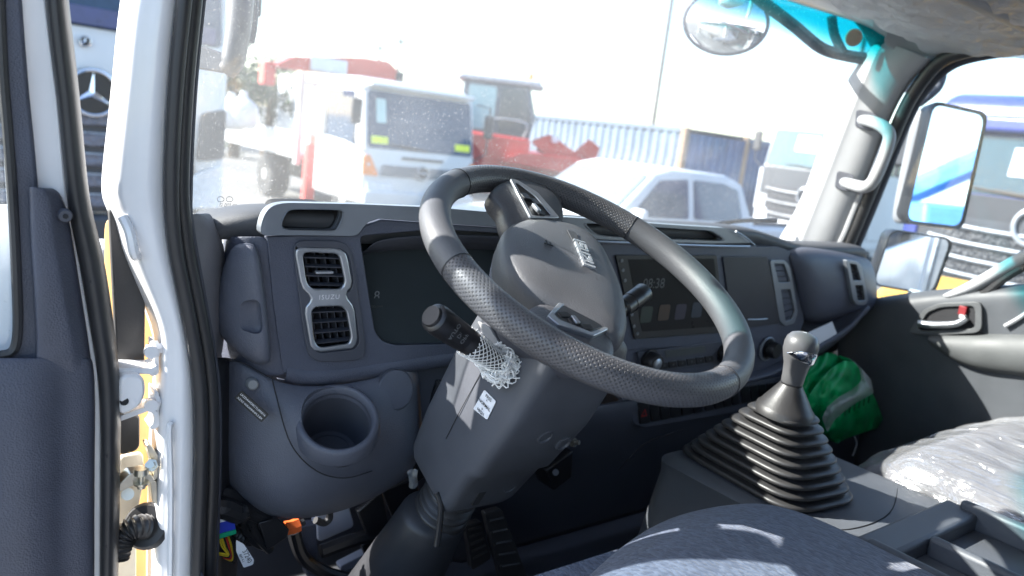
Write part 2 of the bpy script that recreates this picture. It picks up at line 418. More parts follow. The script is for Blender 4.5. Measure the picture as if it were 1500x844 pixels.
# header rim of the glass
tube('windscreen_seal', [V(X, wsY(X, wsT(X))-.010, wsT(X)+.004) for X in [.28+1.72*j/20 for j in range(21)]], .014, SEAL, cab)
# roof skin, lining, back wall, floor, front skin
rows = []
for i, (y, z) in enumerate([(-.62, 2.30), (-.55, 2.42), (.2, 2.46), (.9, 2.44), (1.12, 2.40), (1.22, 2.33)]):
    b_ = .16 if y > 1 else (.05 if y > .8 else 0)
    rows.append([V(.16, y-.02-b_, z-.10), V(.22, y-b_, z-.02), V(.6, y-b_*.35, z), V(1.15, y, z+.01), V(1.7, y-b_*.35, z), V(2.06, y-b_, z-.02), V(2.12, y-.02-b_, z-.10)])
loft('roof', rows, WHITE, cab, sub=2, sol=.02)
rows = []
for y, z in [(-.5, 2.39), (.3, 2.40), (.75, 2.395), (.95, 2.385), (1.07, 2.365), (1.13, 2.355)]:
    rows.append([V(.27, y, z-.10), V(.33, y, z-.02), V(.7, y, z), V(1.15, y, z), V(1.6, y, z), V(1.9, y, z-.02), V(1.97, y, z-.10)])
loft('roof_lining', rows, mat('lining_cloth', (.60, .60, .62), .9, grain=900, gs=.4, var=.04), cab, sub=2, sol=.01)
box('back_wall', (1.15, -.56, 1.72), (1.9, .05, 1.3), GREY, cab, bev=.01)
box('floor_mat', (1.15, .35, 1.03), (1.86, 1.9, .05), DARK, cab, bev=.01)
box('fire_wall', (1.15, 1.33, 1.38), (1.82, .04, .66), DARK, cab, bev=.01)
box('front_skin', (1.15, 1.415, 1.2), (1.9, .06, 1.0), WHITE, cab, bev=.02)
box('sill_step', (.20, .2, .93), (.14, 1.5, .14), WHITE, cab, bev=.02)
box('rear_pillar', (.22, -.36, 1.72), (.10, .16, 1.3), WHITE, cab, bev=.03)
box('rear_pillar', (2.06, -.36, 1.72), (.10, .16, 1.3), WHITE, cab, bev=.03)
tube('roof_rail', [V(.21, -.5, 2.25), V(.21, .3, 2.26), V(.215, .85, 2.25), V(.22, 1.0, 2.22)], .055, WHITE, cab)
tube('roof_rail', [V(2.05, -.5, 2.30), V(2.05, .3, 2.33), V(2.04, .85, 2.31), V(2.02, 1.0, 2.26)], .04, WHITE, cab)

# ---- near (left) front pillar, painted
Lp = [(210, -90), (188, 0), (180, 100), (169, 200), (159, 282), (168, 303), (180, 330), (184, 362), (214, 430), (237, 486), (233, 560), (228, 640), (228, 720), (225, 800), (225, 900)]
Rp = [(285, -90), (266, 0), (256, 100), (250, 190), (247, 270), (249, 310), (252, 345), (257, 380), (268, 440), (280, 500), (288, 560), (290, 640), (289, 720), (287, 800), (285, 900)]
rows = []
for (a, b), (c, d) in zip(Lp, Rp):
    l = AY(a, b, .985); r = AY(c, d, .985)
    f = lambda t, Y: AY(a+(c-a)*t, b+(d-b)*t, Y)
    rows.append([f(0, 1.05)+V(-.012, 0, 0), f(0, .992), f(.10, .978), f(.25, .972), f(.42, .970), f(.62, .964), f(.85, .968), f(1.0, .978), f(1.0, 1.03)])
loft('painted_pillar', rows, WHITE, cab, sub=2, sol=.003)
# pressed bead in the pillar's lower half, like the photo
tube('pressed_bead', [AY(251, 622, .966), AY(248, 632, .963), AY(250, 720, .963), AY(249, 860, .963)], .004, WHITE, cab, n=8)
tube('pressed_bead', [AY(180, 318, .975), AY(190, 340, .967), AY(196, 368, .964), AY(200, 376, .968)], .006, WHITE, cab, n=8)
# weather seal: two ribs and a backing strip
s1 = [(276, -60), (270, 0), (260, 100), (254, 190), (251, 275), (253, 330), (260, 380), (274, 450), (288, 530), (294, 600), (294, 700), (291, 780), (288, 900)]
tube('door_seal', [AY(a, b, .960) for a, b in s1], .0085, SEAL, cab, n=12)
tube('door_seal', [AY(a+14+(.0 if b < 300 else 2), b, .975) for a, b in s1], .0095, SEAL, cab, n=12)
tube('door_seal', [AY(a+24, b, .99) for a, b in s1 if b < 380 or b > 440], .006, DARK, cab, n=10)
# inner pillar trim by the dashboard and the kick panel under it
rows = []
for (a, b, c) in [(284, 312, 300), (282, 330, 308), (284, 360, 321), (290, 400, 323), (297, 450, 322), (304, 500, 320), (308, 526, 316)]:
    rows.append([AY(a-6, b, .995), AY(a+2, b, 1.0), AY((a+c)/2, b, 1.008), AY(c-3, b, 1.03), AY(c+6, b, 1.07)])
loft('pillar_trim', rows, mat('pillar_trim_ribbed', (.19, .19, .205), .6, grain=300, gs=.5), cab, sub=2, sol=.004)
rows = []
for (a, b) in [(305, 522), (309, 560), (310, 640), (309, 740), (306, 900)]:
    rows.append([AY(a-8, b, .99), AY(a+4, b, 1.0), AY(a+16, b, 1.01), AY(a+40, b, 1.08)])
loft('kick_panel', rows, BLACK, cab, sub=2, sol=.004)
rows = [[V(.29, .55, z), V(.292, .8, z), V(.296, 1.0, z), V(.31, 1.25, z)] for z in (1.05, 1.2, 1.35)]
loft('kick_panel', rows, DARK, cab, sub=1, sol=.004)

# ---- hinge pocket behind the open door
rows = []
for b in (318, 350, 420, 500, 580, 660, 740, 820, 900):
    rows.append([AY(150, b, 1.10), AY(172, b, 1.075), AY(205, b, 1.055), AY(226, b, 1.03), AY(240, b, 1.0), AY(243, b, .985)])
loft('hinge_pocket', rows, AMBERLIT, cab, sub=2, sol=.004)
plate('rubber_flap', rp(LY(1.02, (160, 305), (177, 300), (183, 355), (213, 443), (212, 536), (172, 541)), .006), (0, .012, 0), RUBBER, cab)
plate('rubber_flap', rp(LY(1.02, (172, 612), (205, 608), (205, 655), (198, 662), (176, 668)), .006), (0, .012, 0), RUBBER, cab)
plate('pressed_panel', rp(LY(1.035, (176, 670), (210, 664), (212, 700), (200, 760), (200, 850), (168, 850)), .006), (0, .01, 0), mat('cream_panel', (.78, .70, .55), .45), cab)
# hinges
for y0 in (0, 78):
    hp = plate('hinge_leaf', rp(LY(.985, (226, 500+y0*.9), (233, 505+y0*.9), (233, 548+y0), (224, 552+y0), (218, 549+y0), (226, 542+y0)), .004), (0, .03, 0), WHITE, cab)
    c = AY(221, 512+y0, .985)
    cyl('hinge_bolt', c+V(-.004, .0, 0), c+V(.014, .004, 0), [(0, .007), (.35, .007), (.35, .0115), (.6, .0115), (.6, .007), (1, .007)], WHITE, hp, n=6)
    cyl('hinge_bolt', c+V(-.002, -.012, 0), c+V(-.002, -.006, 0), .008, WHITE, hp, n=12)
plate('hinge_strap', rp(LY(.975, (172, 539), (222, 540), (230, 535), (232, 541), (224, 549), (172, 546)), .002), (0, .035, 0), WHITE, cab)
plate('hinge_strap', rp(LY(.975, (175, 610), (208, 598), (222, 596), (233, 606), (230, 612), (218, 602), (208, 606), (175, 618)), .002), (0, .03, 0), WHITE, cab)
hk = plate('hinge_knuckle', rp(LY(.96, (174, 552), (196, 548), (212, 553), (214, 578), (204, 598), (174, 612)), .012), (0, .05, 0), WHITE, cab, bev=.006)
cyl('pin_hole', AY(182, 588, .9595), AY(182, 588, .975), .005, VOID, hk, n=14)
# door check strap
plate('check_bracket', rp(LY(.985, (214, 652), (221, 652), (232, 668), (231, 700), (222, 708), (226, 690)), .003), (0, .02, 0), STEEL, cab, bev=.0015)
plate('check_bracket', rp(LY(.985, (220, 706), (230, 704), (231, 738), (224, 738)), .003), (0, .02, 0), STEEL, cab, bev=.0015)
plate('check_arm', rp(LY(.975, (172, 712), (190, 694), (212, 690), (226, 700), (226, 707), (205, 708), (190, 714), (174, 722)), .003), (0, .02, 0), STEEL, cab, bev=.0015)
cyl('check_pin', AY(207, 715, .972), AY(207, 686, .972), [(0, .005), (.2, .005), (.2, .009), (.3, .009), (.3, .004), (.7, .004), (.7, .009), (1, .008)], STEEL, cab, n=14)
cyl('check_bolt', AY(223, 682, .978), AY(220, 681, .965), [(0, .008), (.5, .008), (.5, .005), (1, .005)], STEEL, cab, n=6)
cyl('grommet_screw', AY(187, 724, 1.03), AY(187, 724, 1.015), .008, STEEL, cab, n=10)
# cable conduit with its flange
cyl('cable_flange', AY(219, 770, 1.0), AY(212, 771, .99), [(0, .030), (.6, .030), (1, .026)], RUBBER, cab, n=24)
pts = crm([AY(215, 772, .99), AY(200, 773, .985), AY(186, 780, .985), AY(176, 795, .985), AY(170, 815, .985)], 9)
rr = [.0135 if i % 3 else .0165 for i in range(len(pts))]
rings('cable_conduit', tube_loops(pts, rr, 16, 0), RUBBER, cab, ang=60)

# ---- far (right) front pillar
Ll = [(1150, 366), (1164, 345), (1180, 318), (1196, 285), (1214, 235), (1232, 185), (1250, 138), (1272, 100), (1288, 80), (1300, 62)]
Rr = [(1225, 372), (1234, 352), (1246, 322), (1258, 296), (1272, 262), (1288, 220), (1305, 175), (1325, 135), (1345, 108), (1368, 88)]
rows = []
for (a, b), (c, d) in zip(Ll, Rr):
    p = AX(a, b, 1.925); q = AX(c, d, 1.962)
    rows.append([p+V(.02, .05, 0), p, p+(q-p)*.2+V(-.010, -.004, 0), p+(q-p)*.5+V(-.020, -.012, 0), p+(q-p)*.8+V(-.014, -.006, 0), q, q+V(.03, .03, 0)])
loft('pillar_cover', rows, PILLAR, cab, sub=2, sol=.004)
tube('door_seal', [AX(a, b, 1.972) for a, b in [(1232, 385), (1246, 350), (1262, 312), (1284, 258), (1306, 205), (1328, 155), (1350, 120), (1378, 90), (1420, 74), (1500, 62), (1600, 52)]], .017, SEAL, cab, n=12)
tube('door_seal', [AX(a, b, 2.03) for a, b in [(1244, 385), (1258, 350), (1274, 312), (1296, 258), (1317, 205), (1338, 158), (1360, 126), (1388, 99), (1425, 84), (1500, 72), (1600, 62)]], .013, DARK, cab, n=12)
# painted door aperture seen as a pale strip beside the seal
tube('aperture_strip', [AX(a, b, 1.955) for a, b in [(1222, 372), (1236, 345), (1252, 305), (1264, 275)]], .008, PILLAR, cab, n=8)
# corner of the lining over the pillar
rows = []
for k in range(6):
    t = k/5
    rows.append([AX(1292+t*14, 66-t*58, 1.90), AX(1318+t*16, 78-t*50, 1.935), AX(1345+t*30, 84-t*44, 1.955), AX(1378+t*60, 82-t*32, 1.975), AX(1402+t*90, 74-t*20, 1.995)])
loft('lining_corner', rows, PILLAR, cab, sub=2, sol=.004)
# grab handle
gh = tube('grab_handle', [AX(1262, 176, 1.925), AX(1276, 178, 1.88), AX(1294, 186, 1.86), AX(1303, 200, 1.86), AX(1296, 228, 1.86), AX(1281, 262, 1.865), AX(1268, 274, 1.87), AX(1250, 271, 1.89), AX(1234, 266, 1.93)], [.013, .014, .015, .0145, .014, .0145, .015, .0145, .013], PILLAR, cab, n=14)
plate('handle_socket', rp([AX(x, y, 1.912) for x, y in [(1256, 160), (1284, 166), (1282, 192), (1254, 186)]], .01), (.03, .03, 0), DARK, gh)
plate('handle_socket', rp([AX(x, y, 1.912) for x, y in [(1228, 250), (1252, 256), (1248, 282), (1224, 276)]], .01), (.03, .03, 0), DARK, gh)
# sun visor still wrapped in polythene
vis = plate('sun_visor', rp([V(1.42, .99, 2.328), V(1.92, .94, 2.305), V(1.93, .74, 2.298), V(1.42, .78, 2.32)], .03), (0, .01, .02), PILLAR, cab, bev=.008)
rows = []
random.seed(5)
for i in range(15):
    t = i/14; row = []
    for j in range(22):
        s = j/21
        p = V(1.40+.57*s, 1.015-.36*t-.05*s, 2.318-.028*s-.014*math.sin(t*math.pi)-.018*s*s)
        row.append(p+V(random.uniform(-.008, .008), random.uniform(-.008, .008), random.uniform(-.012, .012)+.016*noise.ridged_multi_fractal(p*14, 1.0, 2.0, 3, 1.0, 2.0)*-.6))
    rows.append(row)
loft('visor_wrap', rows, filmmat('visor_film', .70, (40, 40, 40), .10), vis, sub=2, sol=0)
cyl('visor_rod', V(1.3, .74, 2.30), V(1.97, .70, 2.285), .016, PILLAR, vis, n=14)
plate('roof_console', rp([V(1.55, .66, 2.30), V(2.0, .62, 2.26), V(2.0, .1, 2.27), V(1.5, .1, 2.31)], .03), (0, 0, .05), mat('console_grey', (.20, .20, .21), .6), cab, bev=.01)
# maker's print low on the glass
def on_ws(px, py):
    lo, hi = .9, 1.6
    for _ in range(40):
        m_ = (lo+hi)/2; p = AY(px, py, m_)
        if wsY(p.x, p.z)-.004 > m_: lo = m_
        else: hi = m_
    return AY(px, py, lo)
FRIT = mat('glass_print', (.05, .05, .06), .7)
o_ = on_ws(332, 300); xd = on_ws(350, 307)-on_ws(312, 305); yd = V(0, -.2, 1)
for k, tx in enumerate(['E2  DOT-459', '43R-003461', 'LAMINATED', 'AS1  M52']):
    text('glass_print', tx, .0075, o_+V(0, -.007, -.009*k), xd, yd, FRIT, cab, ext=0)
for qx in (321, 334):
    p = on_ws(qx, 291)
    tube('glass_mark', [p+V(math.cos(a)*.005, -.007, math.sin(a)*.0038) for a in [k*math.pi/6 for k in range(12)]], .0004, FRIT, cab, n=5, smooth=0, closed=True)
# beige sensor disc at the top right of the glass
p = on_ws(1248, 55); cyl('sensor_disc', p+V(0, -.003, 0), p+V(-.003, -.008, -.001), .021, mat('sensor_beige', (.55, .46, .34), .6), cab, n=28)
# wipers outside
for (a, b) in [((1060, 332), (1152, 326)), ((1010, 338), (1090, 338))]:
    p = on_ws(*a)+V(0, .03, 0); q = on_ws(*b)+V(0, .03, 0)
    tube('wiper', [p, (p+q)/2+V(0, .01, .004), q], .006, BLACK, cab, n=8)
# outside visor frame above the glass
tube('visor_bracket', [on_ws(1120, -45)+V(0, .10, 0), on_ws(1170, 0)+V(0, .10, 0), on_ws(1210, 36)+V(0, .09, 0), on_ws(1246, 70)+V(0, .08, 0), on_ws(1275, 82)+V(0, .06, 0), on_ws(1310, 88)+V(0, .05, 0)], .015, DARK, cab, n=10)
tube('visor_bracket', [on_ws(1262, 22)+V(0, .08, 0), on_ws(1266, 50)+V(0, .08, 0), on_ws(1268, 78)+V(0, .06, 0)], .012, DARK, cab, n=10)

# kerb-view round mirror on the right front corner, outside the glass
rm = thing('kerb_mirror', 'round convex kerb mirror hanging outside above the windscreen', 'mirror', AD(1063, 30, 2.35))
c = AD(1063, 33, 2.35); nrm = (CAM-c).normalized(); nrm = (nrm+V(.1, 0, .12)).normalized()
u = nrm.cross(V(0, 0, 1)).normalized(); w = u.cross(nrm)
def disc(rr, dz): return [c+u*math.cos(2*math.pi*k/40)*rr*1.0+w*math.sin(2*math.pi*k/40)*rr*.76+nrm*dz for k in range(40)]
rings('mirror_shell', [disc(.03, -.05), disc(.09, -.035), disc(.122, -.008), disc(.128, .004), disc(.122, .008)], DARK, rm)
rings('mirror_glass', [disc(.121, .006), disc(.1, .014), disc(.07, .021), disc(.035, .026), disc(.004, .027)], MIRROR, rm, cap0=False, ang=80)
tube('mirror_arm', [c-nrm*.03+V(0, 0, .03), c-nrm*.05+V(.06, .02, .16), c+V(.10, -.05, .32), V(1.9, 1.35, 2.42)], .012, WHITE, rm)
box('mirror_clamp', AD(1082, -4, 2.33), (.13, .05, .06), WHITE, rm, bev=.012)
# ================================================================ dashboard
dash = thing('dashboard', 'dark grey dashboard with silver bezel, air vents, cluster and wide centre screen', 'dashboard', (1.15, 1.1, 1.1))
def dtop(X):
    if X < 1.42: return 1.818
    if X > 1.68: return 1.783
    t = (X-1.42)/.26; t = t*t*(3-2*t); return 1.818-.035*t
rows = []
for k in range(29):
    X = .315+1.685*k/28; z = dtop(X); e = max(0, .36-X)/.05; g = max(0, X-1.94)/.06
    y0 = 1.008+.05*e+.03*g; dz = -.028*e-.02*g
    yb = wsY(X, 1.72)-.012
    rows.append([V(X, y0+.02, z-.052), V(X, y0+.012, z-.035+dz), V(X, y0, z-.012+dz), V(X, y0+.02, z+dz), V(X, y0+.09, z-.003+dz), V(X, (y0+yb)/2+.05, z-.022+dz*.6), V(X, yb, z-.065)])
loft('dash_top', rows, mat('dash_top_grain', (.075, .077, .085), .6, grain=420, gs=.4), dash, sub=2, sol=.004)

# ---- silver-grey bezel strip: left pocket, hood over the cluster, right pocket
BZ = .992
out = LY(BZ, (380, 345), (384, 322), (391, 308), (402, 300), (420, 297), (520, 299), (640, 304), (745, 313), (860, 320), (980, 329), (1062, 334), (1083, 341), (1102, 356),
         (1040, 357), (900, 352), (812, 347), (800, 344), (745, 333), (640, 327), (560, 320), (545, 322), (534, 330), (524, 346), (450, 345))
h1 = rp(LY(BZ, (410, 336), (419, 312), (428, 307), (500, 308), (503, 313), (494, 336), (485, 338)), .012, 3)
h2 = rp(LY(BZ, (856, 327), (930, 331), (1040, 338), (1060, 350), (1056, 353), (900, 347), (874, 344)), .012, 3)
plate('bezel_strip', rp(out, .010, 3), (0, .016, 0), BEZEL, dash, holes=[h1, h2], bev=.0018, seg=2)
for h in (h1, h2):
    cen = sum(h, V(0, 0, 0))/len(h)
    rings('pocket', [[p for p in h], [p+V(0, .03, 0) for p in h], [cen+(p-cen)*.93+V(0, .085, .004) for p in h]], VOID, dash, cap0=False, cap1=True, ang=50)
    rings('pocket_rim', [[cen+(p-cen)*1.06+V(0, .002, 0) for p in h], [cen+(p-cen)*1.03+V(0, -.0015, 0) for p in h], [cen+(p-cen)*.99+V(0, .010, 0) for p in h]], BEZEL, dash, cap0=False, cap1=False, ang=80)
# thin bright line under the strip
tube('bright_line', LY(.989, (800, 349), (860, 353), (960, 357), (1040, 360), (1098, 361)), .0022, SILVER, dash, n=8)
tube('bright_line', LY(.985, (1078, 339), (1094, 349), (1106, 360)), .0018, BEZEL, dash, n=8)

# ---- instrument panel face with vent and cluster openings
PF = 1.0
vo_top = rp(LY(PF, (441, 372), (448, 364), (495, 366), (506, 374), (512, 410), (508, 425), (455, 424), (446, 412)), .006, 2)
vo_bot = rp(LY(PF, (459, 447), (505, 446), (514, 455), (522, 498), (516, 508), (470, 514), (460, 506), (452, 458)), .006, 2)
clus = rp(LY(PF, (527, 346), (640, 336), (790, 346), (800, 500), (720, 502), (580, 506), (560, 500), (549, 486)), .008, 3)
face = LY(PF, (391, 347), (440, 345), (505, 345.5), (524, 344), (535, 330), (560, 322), (640, 328), (745, 335), (812, 349), (880, 353), (905, 500), (900, 520), (830, 530), (720, 523), (620, 537), (530, 552), (470, 560), (440, 560), (424, 554), (414, 540), (408, 500), (400, 440))
plate('instrument_panel', face, (0, .012, 0), DASH, dash, holes=[vo_top, vo_bot, clus], bev=.004, seg=3)
# roll of the panel under the face
rows = []
for (a, b) in [(418, 548), (440, 556), (480, 556), (530, 549), (620, 534), (720, 520), (830, 526), (900, 518)]:
    p = AY(a, b, PF)
    rows.append([p+V(0, .0, .014), p+V(0, -.004, .004), p+V(0, .0, -.008), p+V(0, .012, -.016), p+V(0, .05, -.020)])
loft('panel_roll', rows, DASH, dash, sub=2, sol=.003)
# dark surround of the vents: shallow raised plate
sur = rp(LY(.9985, (432, 352), (495, 352), (511, 360), (517, 385), (534, 500), (534, 522), (520, 528), (465, 530), (450, 520), (443, 480), (429, 372)), .012, 3)
vh_t = rp(LY(.9985, (437, 372), (445, 362), (498, 364), (510, 372), (517, 410), (512, 428), (452, 427), (442, 412)), .006, 2)
vh_b = rp(LY(.9985, (456, 443), (508, 442), (519, 452), (526, 500), (520, 511), (468, 517), (456, 508), (447, 456)), .006, 2)
plate('vent_surround', sur, (0, -.003, 0), DARK, dash, holes=[vh_t, vh_b], bev=.0012)
VY = .9935
def fr_loop(pts, Y): return [AY(x, y, Y) for x, y in pts]
vout = [(434, 366), (441, 363), (490, 364), (500, 366), (507, 371), (510, 380), (516, 412), (515, 421), (510, 426), (508, 432), (510, 438), (517, 447), (520, 456), (524, 495), (522, 505), (516, 511), (470, 516), (461, 514), (455, 507), (447, 460), (448, 450), (454, 443), (456, 438), (452, 431), (444, 423), (440, 412), (433, 374)]
tp = [(444, 374), (449, 370), (492, 372), (498, 376), (506, 412), (503, 420), (498, 424), (460, 424), (452, 418), (449, 410)]
bt = [(457, 456), (463, 450), (500, 449), (508, 456), (515, 494), (512, 504), (472, 510), (465, 507), (460, 496)]
vf = plate('vent_frame', [AY(x, y, VY) for x, y in vout], (0, .006, 0), SILVER, dash, holes=[rp([AY(x, y, VY) for x, y in tp], .004, 2), rp([AY(x, y, VY) for x, y in bt], .004, 2)], bev=.0022, seg=3)
def lerp2(q, s, t):
    (a, b, c, d) = q
    x = (a[0]*(1-s)+b[0]*s)*(1-t)+(d[0]*(1-s)+c[0]*s)*t; y = (a[1]*(1-s)+b[1]*s)*(1-t)+(d[1]*(1-s)+c[1]*s)*t
    return x, y
def vent(q, ns, nv, frame, Y=1.004, dark=DARK):
    """louvres behind the frame: horizontal slats in front of upright vanes, inside a dark duct"""
    cor = [AY(*p, Y) for p in q]; cen = sum(cor, V(0, 0, 0))/4
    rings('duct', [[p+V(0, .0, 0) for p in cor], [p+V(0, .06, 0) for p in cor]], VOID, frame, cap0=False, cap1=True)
    for k in range(ns):
        t = (k+.6)/(ns+.1)
        a = AY(*lerp2(q, 0.0, t), Y); b = AY(*lerp2(q, 1.0, t), Y)
        rings('slat', [[a+V(0, .0, -.001), a+V(0, .010, .0012), a+V(0, .010, .0024), a+V(0, -.001, .001)], [b+V(0, 0, -.001), b+V(0, .010, .0012), b+V(0, .010, .0024), b+V(0, -.001, .001)]], dark, frame)
    for k in range(nv):
        s = (k+.5)/nv
        a = AY(*lerp2(q, s, 0.02), Y)+V(0, .012, 0); b = AY(*lerp2(q, s, .98), Y)+V(0, .012, 0)
        rings('vane', [[a, a+V(.0015, 0, 0), a+V(.0015, .02, 0), a+V(0, .02, 0)], [b, b+V(.0015, 0, 0), b+V(.0015, .02, 0), b+V(0, .02, 0)]], dark, frame)
vent([(443, 369), (500, 371), (509, 425), (452, 424)], 4, 4, vf)
vent([(455, 449), (508, 447), (517, 505), (463, 511)], 4, 5, vf)
p = AY(461, 399, .998); q = AY(486, 398, .998)
box('vent_tab', (p+q)/2+V(0, -.002, 0), ((q-p).length, .008, .004), SILVER, vf, bev=.001)
text('vent_lettering', 'ISUZU', .0095, AY(482.5, 435.5, VY-.0005), AY(500, 435, VY)-AY(475, 436, VY), V(0, 0, 1), PAPER, vf, ext=0.0002, spacing=1.25)

# ---- cluster: hood walls and the dark lens
cen = sum(clus, V(0, 0, 0))/len(clus)
rings('cluster_hood', [[p for p in clus], [p+V(0, .03, 0) for p in clus], [cen+(p-cen)*.97+V(0, .075, 0) for p in clus]], DARK, dash, cap0=False, cap1=False, ang=50)
LN0 = V(.6, 1.030, 1.68); LNN = V(0, -1, .34).normalized()
cl = plate('cluster_lens', rp([AP(x, y, LN0, LNN) for x, y in [(505, 340), (640, 345), (820, 350), (840, 525), (590, 515), (530, 515)]], .02, 4), (0, .01, 0), mat('cluster_lens', (.030, .037, .041), .5, var=.06, spec=.10), dash, bev=.002)
rows = []
for (a, b) in [(520, 372), (560, 365), (620, 362), (690, 362), (760, 366), (810, 370)]:
    p = AY(a, b, 1.055); rows.append([p+V(0, -.05, .03), p+V(0, -.03, .012), p+V(0, -.006, .002), p+V(0, .002, -.001)])
loft('cluster_brow', rows, DARK, dash, sub=2, sol=.003)
text('cluster_digit', '8', .021, AP(552, 434, LN0+LNN*.001, LNN), AY(570, 433, 1.05)-AY(540, 434, 1.05), V(0, 0, 1), DIM, cl, ext=0)
text('cluster_unit', 'x100r/min', .006, AP(550, 449, LN0+LNN*.001, LNN), AY(570, 448, 1.05)-AY(540, 449, 1.05), V(0, 0, 1), mat('dimmer_print', (.06, .065, .065), .5), cl, ext=0)
# column shroud gap panel under the cluster
plate('knee_filler', rp(LY(1.03, (595, 535), (720, 515), (720, 560), (640, 620), (600, 620)), .01), (0, .02, 0), DARK, dash)

# ---- left end of the dashboard with its pull lid
rows = []
for (y, xs) in [(346, (388, 374, 352, 336, 326)), (372, (392, 378, 354, 338, 322)), (420, (397, 382, 358, 340, 320)), (470, (402, 386, 360, 342, 320)), (520, (408, 394, 366, 346, 322)), (552, (420, 402, 372, 350, 326))]:
    rows.append([AY(xs[0]+6, y, PF+.002), AY(xs[1], y, PF+.004), AY(xs[2], y, 1.018), AY(xs[3], y, 1.04), AY(xs[4], y, 1.085)])
loft('dash_end', rows, DASH, dash, sub=2, sol=.003)
lid_o = [(339, 362), (350, 356), (366, 355), (376, 360), (381, 376), (387, 420), (393, 470), (397, 520), (396, 531), (388, 535), (374, 534), (350, 520), (330, 500), (318, 486), (315, 470), (318, 430), (326, 390)]
lc = V(0, 0, 0); base = []
for x, y in lid_o:
    t = (x-315)/85.0; base.append((x, y, .995+.050*(1-t)**1.5))
cxp = sum(b[0] for b in base)/len(base); cyp = sum(b[1] for b in base)/len(base)
def lidring(s, off): return [AY(cxp+(x-cxp)*s, cyp+(y-cyp)*s, (Y*(s)+1.008*(1-s)) - off) for x, y, Y in base]
lid = rings('pull_lid', [lidring(1.0, -.02), lidring(1.0, .004), lidring(.985, .011), lidring(.95, .016), lidring(.85, .020), lidring(.7, .022), lidring(.45, .0225)], DASHL, dash, ang=60, sub=1)
fc_ = [(-19, -24), (12, -26), (20, -20), (24, 18), (18, 26), (-10, 22), (-20, 14)]
def fcr(k, Y): return rp([AY(361+dx*k, 464+dy*k, Y) for dx, dy in fc_], .008, 4)
ct = rings('finger_cut', [fcr(1.15, .95), fcr(1.0, .982), fcr(.9, .990), fcr(.72, .9935), fcr(.4, .9945)], DASHL)
boolean(lid, ct)
# ---- lower left module with the cup holder
g = [
 [(326, 524, 1.05), (345, 527, 1.02), (385, 548, 1.00), (412, 560, .995), (470, 566, .995), (540, 555, .995), (596, 537, 1.00), (608, 533, 1.02), (612, 532, 1.06)],
 [(324, 548, 1.05), (342, 550, 1.018), (386, 562, .995), (414, 570, .986), (470, 572, .982), (545, 560, .985), (600, 548, .995), (612, 545, 1.015), (615, 545, 1.06)],
 [(322, 590, 1.05), (338, 590, 1.016), (392, 598, .985), (424, 600, .965), (480, 598, .955), (550, 590, .97), (604, 585, .988), (617, 583, 1.01), (619, 584, 1.06)],
 [(321, 640, 1.05), (336, 640, 1.014), (396, 650, .972), (440, 652, .945), (500, 650, .932), (560, 640, .955), (606, 630, .982), (618, 628, 1.01), (620, 630, 1.06)],
 [(320, 680, 1.05), (338, 682, 1.012), (400, 696, .965), (450, 694, .945), (505, 690, .938), (562, 672, .955), (606, 662, .98), (617, 656, 1.01), (619, 658, 1.06)],
 [(322, 702, 1.05), (345, 712, 1.010), (404, 730, .965), (450, 728, .95), (510, 722, .948), (562, 700, .965), (596, 688, .985), (606, 684, 1.02), (609, 684, 1.07)],
 [(332, 722, 1.05), (360, 742, 1.015), (408, 756, .985), (450, 757, .975), (510, 745, .975), (560, 722, .99), (586, 706, 1.01), (594, 702, 1.04), (598, 700, 1.09)],
 [(340, 728, 1.07), (368, 752, 1.045), (412, 764, 1.02), (450, 763, 1.015), (508, 750, 1.015), (556, 728, 1.025), (578, 712, 1.04), (586, 706, 1.06), (590, 704, 1.10)],
]
lm = loft('lower_module', [[AY(*c) for c in row] for row in g], DASHL, dash, sub=2, sol=.010)
# the cup opening: axis upright but leaning to the driver
cc = AY(495, 614, .949); cn = (CAM-cc).normalized(); cn = (cn*.62+V(0, -.20, .80)).normalized()
cu_ = cn.cross(V(0, 1, 0)).normalized(); cv_ = cn.cross(cu_)
def cring(r, d, lean=0): return [cc+cu_*math.cos(2*math.pi*k/36)*r+cv_*math.sin(2*math.pi*k/36)*r+cn*d for k in range(36)]
boolean(lm, rings('cutter', [cring(.054, .06), cring(.046, -.06), cring(.042, -.16)], DASHL))
rings('cup_rim', [cring(.062, -.022), cring(.0585, .000), cring(.0535, .0055), cring(.049, .003), cring(.0465, -.008), cring(.0455, -.016)], DASHL, dash, cap0=False, cap1=False, ang=80)
rings('cup_well', [cring(.0465, -.006), cring(.0455, -.03), cring(.042, -.095), cring(.040, -.099), cring(.034, -.099), cring(.033, -.101), cring(.001, -.101)], DARK, dash, cap0=False, ang=50)
# round blanking cap
c = AY(578, 571, .988); n_ = V(.05, -.97, .25).normalized(); u = n_.cross(V(1, 0, 0)).normalized(); w = n_.cross(u)
def r2(r, d): return [c+u*math.cos(2*math.pi*k/32)*r+w*math.sin(2*math.pi*k/32)*r+n_*d for k in range(32)]
rings('blanking_cap', [r2(.0305, -.012), r2(.0305, .0035), r2(.029, .005), r2(.005, .005)], DASHL, dash, ang=40)
rings('blanking_ring', [r2(.0325, -.012), r2(.0325, .0028), r2(.0312, .0028), r2(.0312, -.004)], DARK, dash, cap0=False, cap1=False)
